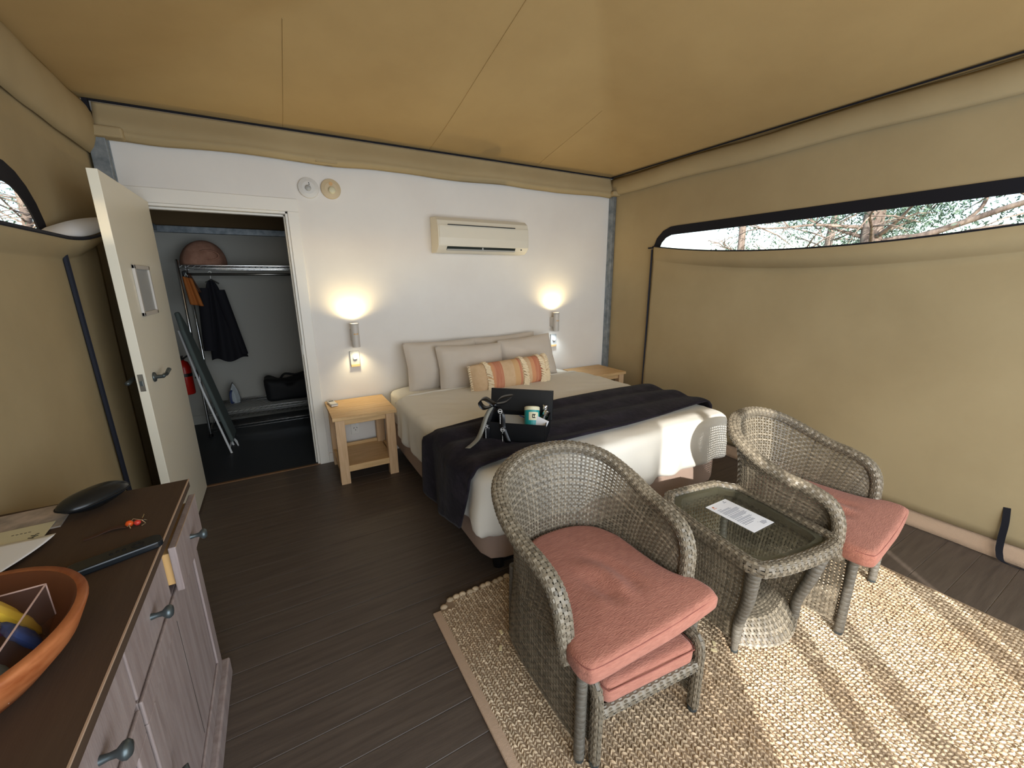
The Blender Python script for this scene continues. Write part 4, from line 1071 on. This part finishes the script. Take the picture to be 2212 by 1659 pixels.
for k, (a, b_) in enumerate(((-2.69, -1.99), (-3.40, -2.70))):
    d = dbx((DF-.018, a+.003, .085), (DF-.004, b_-.003, .662), 'door', 'dresser_face', bev=.002)
    for lo, hi in (((DF-.004, a+.003, .085), (DF+.004, b_-.003, .145)), ((DF-.004, a+.003, .60), (DF+.004, b_-.003, .662)), ((DF-.004, a+.003, .1455), (DF+.004, a+.063, .5995)), ((DF-.004, b_-.063, .1455), (DF+.004, b_-.003, .5995))):
        dbx(lo, hi, 'door_rail', 'dresser_face', d)
    MB().lathe([(.008, 0), (.006, .012), (.015, .026), (.0165, .032), (0, .038)], (DF+.004+3.95, a+.03+2.79, .40), 18, axis='x', caps=False).build('knob', 'pewter', d, smooth=True)
    dbx((DF-.004, (a+b_)/2-.001, .16), (DF-.0035, (a+b_)/2+.001, .59), 'groove', 'wicker_dark', d, bev=0)
dbx((-3.6895, -3.60, .8565), (-3.6865, -1.962, .8605), 'worn_edge', 'worn_edge', bev=0)
# glasses case
gc = thing('glasses_case', 'black rounded glasses case at the far end of the dresser', 'case', (-3.902, -2.052, .861), math.radians(52)); gc.scale = (1, 1.15, 1)
MB().grid(lambda s, t: (.088*math.copysign(abs(math.cos(2*PI*s))**.75, math.cos(2*PI*s))*math.sin(PI/2*(.12+.88*t)), .040*math.copysign(abs(math.sin(2*PI*s))**.8, math.sin(2*PI*s))*math.sin(PI/2*(.12+.88*t)), .034*t), 36, 10, closed_u=True).build('base', 'leather_black', gc, smooth=True)
MB().grid(lambda s, t: (.090*math.copysign(abs(math.cos(2*PI*s))**.75, math.cos(2*PI*s))*math.cos(PI/2*t), .042*math.copysign(abs(math.sin(2*PI*s))**.8, math.sin(2*PI*s))*math.cos(PI/2*t), .034+.030*math.sin(PI/2*t)), 36, 8, closed_u=True).build('lid', 'leather_black', gc, smooth=True)
MB().tube([(.091*math.copysign(abs(math.cos(2*PI*k/40))**.75, math.cos(2*PI*k/40)), .043*math.copysign(abs(math.sin(2*PI*k/40))**.8, math.sin(2*PI*k/40)), .034) for k in range(40)], .0018, 6, closed=True).build('seam', 'black_matte', gc)
# remote
rm = thing('remote_control', 'long black television remote on the dresser beside the wooden bowl', 'remote', (-3.768, -2.412, .861), math.radians(20))
MB().prism(rrect(-.088, -.025, .088, .025, .018, 5), 0, .018).build('body', 'leather_black', rm, bevel=.004)
for k in range(3): MB().lathe([(.004, .0175), (.004, .0190), (0, .0192)], (-.01+.012*k, .003*(k % 2), 0), 10, caps=False).build('button', 'black_matte', rm)
MB().lathe([(.013, .0175), (.013, .0190), (.007, .0190), (.007, .0178)], (.04, 0, 0), 20, caps=False).build('button_ring', 'black_matte', rm)
# beaded key ring
kr = thing('key_ring', 'orange beaded key ring with a brown leather strap on the dresser', 'key ring', (-3.772, -2.243, .861), 0.3)
MB().lathe([(0, 0), (.006, .001), (.0095, .007), (.0095, .010), (.006, .016), (0, .017)], (-.010, .004, 0), 16, caps=False).build('bead', 'orange_bead', kr, smooth=True)
MB().lathe([(0, 0), (.005, .001), (.008, .006), (.008, .009), (.005, .014), (0, .015)], (.006, -.004, 0), 16, caps=False).build('bead', 'red_bead', kr, smooth=True)
MB().tube([(-.016, -.004, .004), (0, .004, .019), (.016, -.006, .012), (.026, 0, .004), (.022, .012, .003)], .0014, 6).tube([(.016, -.006, .012), (.022, -.014, .003), (.012, -.020, .002)], .0014, 6).tube([(.018, .0, .014), (.024, .014, .018)], .0014, 6).tube([(-.012, -.008, .01), (-.010, -.018, .002)], .0014, 6).build('wire_ring', 'chrome', kr)
MB().grid(lambda s, t: (-.018-.085*t, .006+.010*math.sin(3*t)+(s-.5)*(.018-.008*t), .003+.003*math.sin(6*t)), 2, 14).build('strap', 'brown_leather', kr, solid=.003)
# magazine, leaflet and folded letter
mg = thing('magazine', 'printed magazine lying at the back of the dresser under the papers', 'magazine', (-4.055, -2.07, .861), 0.0)
MB().box((0, 0, .002), (.19, .165, .004), Matrix.Rotation(.08, 3, 'Z')).build('pages', 'magazine', mg)
lf = thing('leaflet', 'cream leaflet with a dark emblem poking out beneath the white paper', 'leaflet', (-4.03, -2.165, .867), 0.0)
MB().box((0, 0, .0008), (.12, .10, .0012), Matrix.Rotation(.05, 3, 'Z')).build('sheet', 'cream_label', lf)
m = MB()
for k in range(4): m.box((.036+.006*(k % 2), -.030+.006*k, .0018), (.014-.002*k, .0028, .0006), Matrix.Rotation(.5 if k % 2 else -.4, 3, 'Z'))
for k in range(5): m.box((-.012+.008*k, .010, .0018), (.005, .0018, .0006))
m.build('print', 'black_matte', lf)
lt = thing('folded_letter', 'bluish white sheet of paper curling up on the dresser beside the wooden bowl', 'paper', (-4.03, -2.27, .868), 0.0)
def letter(s, t):
    x = -.11+.20*s; y = .06-.16*t; k = s
    return (x, y+.0*k-.02*(1-s)*t, .003+.010*math.sin(PI*s)*(.4+t)*.6+.016*max(0, s-.8)*3*(1-t)*.3)
MB().grid(lambda s, t: (letter(s, t)[0]-(.055*t**1.6 if s > .5 else .055*t**1.6*s*2), letter(s, t)[1], letter(s, t)[2]), 24, 12).build('sheet', 'paper', lt, smooth=True, solid=.0006)
MB().grid(lambda s, t: (-.115+.06*s, .065-.12*t, .016+.014*s*(1-s)), 8, 4).build('flap', 'paper', lt, smooth=True, solid=.0006)
# wooden bowl with snacks in a clear tray
bw = thing('wooden_bowl', 'large oval wooden bowl of snack packets at the near end of the dresser', 'bowl', (-3.915, -2.735, .861), 0.0)
BA, BB = .190, .215
def bl(pr, n=56):
    m = MB(); m.lathe(pr, (0, 0, 0), n, sx=BA, sy=BB, caps=False); return m
bl([(0, 0), (.62, 0), (.70, .004), (.90, .045), (1.0, .088), (.985, .094), (.92, .094)]).build('outer_wall', 'bowl_wood', bw, smooth=True)
bl([(.92, .094), (.895, .09), (.80, .045), (.60, .014), (0, .010)]).build('inner_wall', 'bowl_in', bw, smooth=True)
tr = thing('clear_tray', 'clear acrylic tray standing inside the wooden bowl', 'tray', (-3.892, -2.742, .885), 0.03)
TX, TY, TH = .095, .098, .082
for lo, hi in (((-TX, -TY, 0), (TX, TY, .002)), ((-TX, -TY, 0), (-TX+.002, TY, TH)), ((TX-.002, -TY, 0), (TX, TY, TH)), ((-TX, -TY, 0), (TX, -TY+.002, TH)), ((-TX, TY-.002, 0), (TX, TY, TH))):
    MB().b2(lo, hi).build('panel', 'acrylic', tr)
m = MB()
for a, b_ in (((-TX, -TY), (TX, -TY)), ((TX, -TY), (TX, TY)), ((TX, TY), (-TX, TY)), ((-TX, TY), (-TX, -TY))):
    m.tube([(a[0], a[1], TH), (b_[0], b_[1], TH)], .0016, 6).tube([(a[0], a[1], 0), (a[0], a[1], TH)], .0012, 6)
m.build('rim', 'acrylic_edge', tr)
def packet(label, loc, rot, w, h, th_k, m_, name='snack_packet', g='snack packets in the clear tray'):
    t = thing(name, label, 'packet', loc, rot=rot, group=g)
    def pk(sg): return lambda a, b: (w*(a-.5), sg*th_k/2*(max(0, 1-(2*a-1)**2)**.5)*(max(0, 1-(2*b-1)**4)**.5)*(1+.3*nz(a*3, b*3, w*50, 2)), h*(b-.5))
    MB().grid(pk(1), 10, 12).grid(pk(-1), 10, 12).build('wrapper', m_, t, smooth=True)
    return t
p1 = packet('yellow and purple snack packet standing in the clear tray', (-3.852, -2.672, .945), (math.radians(25), 0, -.8), .085, .13, .03, 'pack_yellow')
for k in range(14):
    pass
m = MB()
for k in range(16): m.lathe([(0, 0), (.009, .002), (.007, .008), (0, .009)], (-.03+.02*(k % 4)+.006*nz(k, 1, 1, 3), -.017-.002*(k % 3), .012+.011*(k//4)), 8, sx=1.3, sy=.7, caps=False)
tag(m.build('printed_nuts', 'pack_cream', p1, smooth=True), kind='stuff')
packet('purple snack packet at the back of the clear tray', (-3.895, -2.665, .965), (math.radians(15), 0, -.6), .075, .14, .03, 'pack_purple')
packet('plain yellow snack packet lowest in the clear tray', (-3.900, -2.735, .935), (math.radians(50), 0, -.9), .07, .10, .025, 'pack_yellow')
packet('silver and blue snack packet nearest the front of the clear tray', (-3.845, -2.805, .925), (math.radians(50), .2, -.8), .08, .12, .03, 'pack_silver')
packet('dark blue tea packet at the right side of the clear tray', (-3.802, -2.742, .935), (math.radians(25), .1, -1.0), .05, .07, .02, 'pack_blue')

# ================================================================== CLOSET CONTENTS
sh = thing('wire_shelving', 'chrome wire shelving unit with hanging rail in the closet', 'shelving', (-3.40, 1.52, 0))
SX0, SX1, SY0, SY1 = -.68, .72, -.23, .23
for x in (SX0, SX1):
    for y in (SY0, SY1): 
        MB().lathe([(.0125, 0), (.0125, 1.73), (.008, 1.74), (0, 1.742)], (x, y, 0), 12, caps=False).build('post', 'chrome', sh, smooth=True)
        MB().lathe([(.02, 0), (.02, .02), (.013, .03)], (x, y, 0), 10).build('foot', 'black_plastic', sh)
for z in (.075, .245, 1.69):
    m = MB()
    for y in (SY0, SY1):
        m.tube([(SX0, y, z), (SX1, y, z)], .003, 6).tube([(SX0, y, z-.028), (SX1, y, z-.028)], .003, 6)
        k = 0; x = SX0
        while x < SX1-.05:
            m.tube([(x, y, z-.028), (x+.04, y, z)], .002, 5); x += .05
    for x in (SX0, SX1): m.tube([(x, SY0, z), (x, SY1, z)], .003, 6).tube([(x, SY0, z-.028), (x, SY1, z-.028)], .003, 6)
    n = 17
    for k in range(n): m.tube([(SX0, SY0+(SY1-SY0)*k/(n-1), z+.003), (SX1, SY0+(SY1-SY0)*k/(n-1), z+.003)], .0018, 5)
    m.build('wire_shelf', 'chrome', sh)
MB().tube([(SX0+.03, -.06, 1.61), (SX1, -.06, 1.61)], .013, 12).build('hanging_rail', 'steel', sh, smooth=True)
MB().box((SX0+.02, -.06, 1.615), (.04, .05, .05)).build('rail_bracket', 'black_plastic', sh, bevel=.008)
# jacket on its hanger
jk = thing('jacket', 'dark navy jacket hanging from the closet rail', 'jacket', (-3.86, 1.46, 0))
jf = []
def jack(sg):
    def f(s, t):
        # t 0 shoulder..1 hem ; s across
        w = .045+.115*t**.8; xc = -.005+.05*t; x = xc+(2*s-1)*w
        y = sg*(.03+.05*t)*math.sqrt(max(0, 1-(2*s-1)**2))*(1+.25*math.sin(14*s+3*t))
        z = 1.555-.80*t-.05*abs(2*s-1)**2*(1-t)+.02*math.sin(9*s)*t
        return (x, y, z)
    return f
m = MB().grid(jack(1), 24, 24).grid(jack(-1), 24, 24); m.build('body', 'jacket', jk, smooth=True)
MB().grid(lambda s, t: (-.075+.05*math.cos(2*PI*s)+.0*t-.04*t, .035*math.sin(2*PI*s)-.02, 1.48-.62*t), 14, 12, closed_u=True).build('sleeve', 'jacket', jk, smooth=True)
MB().grid(lambda s, t: (.05+.11*t+.05*math.cos(2*PI*s), .035*math.sin(2*PI*s)-.02, 1.46-.66*t), 14, 12, closed_u=True).build('sleeve', 'jacket', jk, smooth=True)
MB().tube(catmull([(0, 0, 1.55), (0, 0, 1.60), (.012, 0, 1.628), (0, 0, 1.64), (-.015, 0, 1.63)], 5), .003, 6).tube([(-.05, 0, 1.53), (0, 0, 1.562), (.06, 0, 1.52)], .008, 8).build('hanger', 'steel', jk)
# hat on the top shelf
ht = thing('sun_hat', 'dusty pink sun hat lying on the top closet shelf', 'hat', (-3.90, 1.50, 1.697))
MB().grid(lambda s, t: (.19*math.cos(2*PI*s)*math.cos(PI/2*t)*(1+.05*math.sin(5*2*PI*s)) + (.02*t), .15*math.sin(2*PI*s)*math.cos(PI/2*t), .235*math.sin(PI/2*t)**.9+.0), 32, 12, closed_u=True).build('crown', 'hat_pink', ht, smooth=True)
MB().tube([(.06+.085*math.cos(a), -.140+.02*abs(math.cos(a)), .09+.045*math.sin(a)) for a in [2*PI*k/24 for k in range(24)]], .008, 8, closed=True).build('rolled_brim', 'hat_pink', ht, smooth=True)
# scarf looped on the shelving post
sf = thing('scarf', 'rust orange scarf hanging from the closet shelving post', 'scarf', (-4.03, 1.33, 1.35))
MB().grid(lambda s, t: (-.03+.07*s+.02*t+.03*s*t, -.03*math.sin(PI*s*3)*.4-.03, .24-.26*t-.02*s), 14, 12).build('cloth', 'scarf', sf, smooth=True, solid=.008)
MB().grid(lambda s, t: (.01+.02*s+.06*t, -.02-.01*math.sin(7*s), .26-.17*t), 6, 10).build('end', 'brown_leather', sf, smooth=True, solid=.008)
MB().tube([(-.01, -.03, .24), (0, -.03, .27), (.01, -.03, .24)], .006, 6).build('loop', 'steel', sf)
# ironing board leaning by the left closet wall
ib = thing('ironing_board', 'grey-green ironing board leaning against the left closet wall', 'ironing board', (-3.875, .80, 0.0))
ang = math.atan2(.235, 1.17)
def ibp(d, w, h): # d up the board, w across (y), h off the face
    return Vector((.02-math.sin(ang)*d+math.cos(ang)*h, w, .11+math.cos(ang)*d+math.sin(ang)*h))
ol = [(0, -.15), (0.0, .15), (.75, .16), (1.05, .11), (1.20, .03), (1.20, -.03), (1.05, -.11), (.75, -.16)]
n = len(ol)
MB().add([ibp(d, w, 0) for d, w in ol]+[ibp(d, w, .032) for d, w in ol], [tuple(range(n)), tuple(range(2*n-1, n-1, -1))]+[(i, (i+1) % n, n+(i+1) % n, n+i) for i in range(n)]).build('padded_top', 'iron_board', ib, bevel=.012)
m = MB()
for w in (-.12, .10):
    m.tube([ibp(-.125, w, -.03), ibp(.5, w*.8, -.035), ibp(1.05, w*.3, -.02)], .009, 8)
m.tube([ibp(-.06, -.12, -.03), ibp(-.06, .10, -.03)], .007, 8)
m.build('leg_frame', 'print_white', ib)
MB().tube([ibp(-.02, .06, .0), ibp(-.07, .075, .012), ibp(-.115, .05, .012), ibp(-.06, .03, .01), ibp(0, .02, .0)], .005, 6).build('iron_rest', 'print_white', ib)
# iron
ir = thing('steam_iron', 'white steam iron standing upright on the closet shelf', 'iron', (-3.845, 1.56, .252), -.3)
m = MB(); P = [(-.055, 0), (-.062, .05), (-.05, .13), (-.02, .205), (0, .24), (.02, .205), (.05, .13), (.062, .05), (.055, 0)]
n = len(P); m.add([(x, -.01, z) for x, z in P]+[(x*.92, .0, z*.98) for x, z in P], [tuple(range(n)), tuple(range(2*n-1, n-1, -1))]+[(i, (i+1) % n, n+(i+1) % n, n+i) for i in range(n)])
m.build('soleplate', 'chrome', ir)
n = len(P); MB().add([(x*.85, -.012, z*.92+.005) for x, z in P]+[(x*.55, -.06, z*.72+.01) for x, z in P], [tuple(range(n)), tuple(range(2*n-1, n-1, -1))]+[(i, (i+1) % n, n+(i+1) % n, n+i) for i in range(n)]).build('body', 'iron_body', ir, bevel=.004)
MB().tube(catmull([(0, -.05, .02), (0, -.095, .03), (0, -.10, .09), (0, -.085, .14), (0, -.045, .155)], 5), .011, 8).build('handle', 'pack_blue', ir, smooth=True)
# black bag
bb = thing('black_bag', 'black soft bag slumped on the lower closet shelf', 'bag', (-3.24, 1.53, .252))
pad(rrect(-.31, -.17, .31, .17, .06, 6), 0, .24, .05, .01, n=80, disp=lambda p, q, k: Vector((0, 0, (.035*nz(p.x*1.5, p.y, 3, 5)+.02*math.sin(p.x*14)) if k > .4 else 0))+q*(.02*nz(p.x, p.z, 2, 5))).build('body', 'black_matte', bb, smooth=True)
MB().tube(catmull([(-.15, -.06, .24), (-.10, -.08, .29), (0, -.08, .27), (.10, -.07, .285), (.16, -.05, .24)], 6), .012, 8).build('strap', 'black_matte', bb, smooth=True)
# fire extinguisher
fe = thing('fire_extinguisher', 'red fire extinguisher on the left closet wall behind the door', 'extinguisher', (-4.148, 1.05, .52))
MB().lathe([(0, 0), (.05, 0), (.056, .01), (.056, .25), (.04, .30), (.015, .315), (.015, .33)], (0, 0, 0), 24, caps=False).build('cylinder', 'red_paint', fe, smooth=True)
MB().b2((-.015, -.05, .325), (.015, .02, .345)).b2((-.012, -.055, .35), (.012, .02, .36)).build('lever', 'black_plastic', fe, bevel=.003)
MB().tube(catmull([(.01, 0, .335), (.06, .01, .36), (.095, .01, .32), (.095, .01, .22), (.075, 0, .14)], 6), .008, 8).build('hose', 'black_plastic', fe, smooth=True)
MB().lathe([(.0568, .17), (.0568, .20)], (0, 0, 0), 24, caps=False).build('strap', 'black_plastic', fe)
MB().b2((-.105, -.02, .15), (-.055, .02, .24)).build('wall_hook', 'steel', fe)

# ================================================================== OUTSIDE
struct(MB().b2((-60, -60, -.75), (60, 60, -.65)).build('ground', 'ground'))
aw = struct(MB().add([(XL-.03, -0.92, 2.06), (XL-1.35, -0.92, 2.14), (XL-1.35, -5.2, 2.14), (XL-.03, -5.2, 2.06)], [(0, 1, 2, 3)]).build('awning', 'canvas', solid=.004))  # awning extended out of view to block sun at the left window
rtree = random.Random(21)
def tree(label, x, y, h, r, lean, crown, nleaf, leafs=.06, branches=9, seedv=0, group='eucalyptus trees outside the tent'):
    rr = random.Random(seedv)
    t = thing('gum_tree', label, 'tree', (x, y, -.65), group=group)
    P = [Vector((lean[0]*k/10+.10*nz(k, seedv, 0, .5), lean[1]*k/10+.10*nz(k, seedv, 9, .5), h*k/10)) for k in range(11)]
    MB().tube(catmull(P, 3), [r*(1-.55*i/30) for i in range(31)], 12).build('trunk', 'bark', t, smooth=True)
    bm_ = MB(); tips = []
    for b in range(branches):
        k = rr.uniform(.26, .72) ; p = bypath(P, k); a = rr.uniform(0, 2*PI); L = crown*rr.uniform(.6, 1.15)
        d = Vector((math.cos(a), math.sin(a), rr.uniform(.0, .55)))
        pts = [p]
        for q in range(1, 6):
            pts.append(p+d*L*q/5+Vector((rr.uniform(-.12, .12), rr.uniform(-.12, .12), rr.uniform(-.1, .14)))*L*.35*(q/5))
        rb = r*(1-.55*k)*.24
        bm_.tube(catmull(pts, 3), [max(.008, rb*(1-.85*i/15)) for i in range(16)], 7)
        for q in (2, 3, 4, 5):
            for z_ in range(2):
                d2 = Vector((rr.uniform(-1, 1), rr.uniform(-1, 1), rr.uniform(-.4, .8))).normalized()*L*.34
                e = pts[q]+d2; bm_.tube([pts[q], pts[q]+d2*.5+Vector((0, 0, .05)), e], [rb*.3+.004, rb*.2+.003, .004], 5); tips += [e, pts[q]+d2*.6]
    bm_.build('branches', 'bark', t, smooth=True)
    tips = [e for e in tips if e.x*(1 if x > 0 else -1) > -0.05*crown] or tips
    lv_ = []; lf_ = []
    for i in range(nleaf):
        c = rr.choice(tips); s = crown*.16
        p = c+Vector((rr.gauss(0, s), rr.gauss(0, s), rr.gauss(0, s*.7)))
        u = Vector((rr.uniform(-1, 1), rr.uniform(-1, 1), rr.uniform(-1.4, .2))).normalized(); w = u.orthogonal().normalized(); w = (Matrix.Rotation(rr.uniform(0, PI), 3, u) @ w)
        L = leafs*rr.uniform(.6, 1.4); n = len(lv_)
        lv_ += [p, p+u*L*.5+w*L*.16, p+u*L, p+u*L*.5-w*L*.16]; lf_.append((n, n+1, n+2, n+3))
    m = MB(); m.v = lv_; m.f = lf_; m.m = [0]*len(lf_)
    tag(m.build('foliage', 'leaf', t), kind='stuff')
    return t
tree('slim pale gum tree seen at the left end of the right window', 7.0, 2.85, 7.0, .105, (.1, .1), 1.5, 4500, .08, 14, 3)
tree('thick rough-barked gum tree in the middle of the right window', 7.0, .08, 8.0, .215, (.0, .25), 2.2, 14000, .085, 16, 8)
_lb = [o for o in bpy.data.objects if o.name.startswith('gum_tree') and 'middle of' in o.get('label', '')][0]
MB().tube(catmull([(0, .25, 2.75), (0, -.25, 2.88), (0, -.62, 2.91), (0, -1.12, 3.08), (0, -1.75, 3.30), (.1, -2.6, 3.5)], 5), [.075-.0016*i for i in range(26)], 9).tube(catmull([(0, -.62, 2.91), (.05, -1.0, 2.90), (.1, -1.5, 2.98), (.1, -2.1, 2.92)], 5), .03, 7).tube(catmull([(0, -1.12, 3.08), (0, -1.3, 3.3), (0, -1.35, 3.6)], 5), .028, 7).build('limb', 'bark', _lb, smooth=True)
tree('spreading gum tree with long bare limbs at the right end of the right window', 7.5, -2.9, 6.5, .20, (-.3, .4), 2.6, 16000, .085, 18, 15)
tree('distant gum tree between the two trunks in the right window', 13.0, 3.6, 7.5, .15, (.2, 0), 2.6, 9000, .09, 20, 33)
tree('bare twiggy gum tree outside the left window', -6.3, 5.2, 5.5, .08, (.1, -.2), 1.9, 4200, .05, 20, 5)
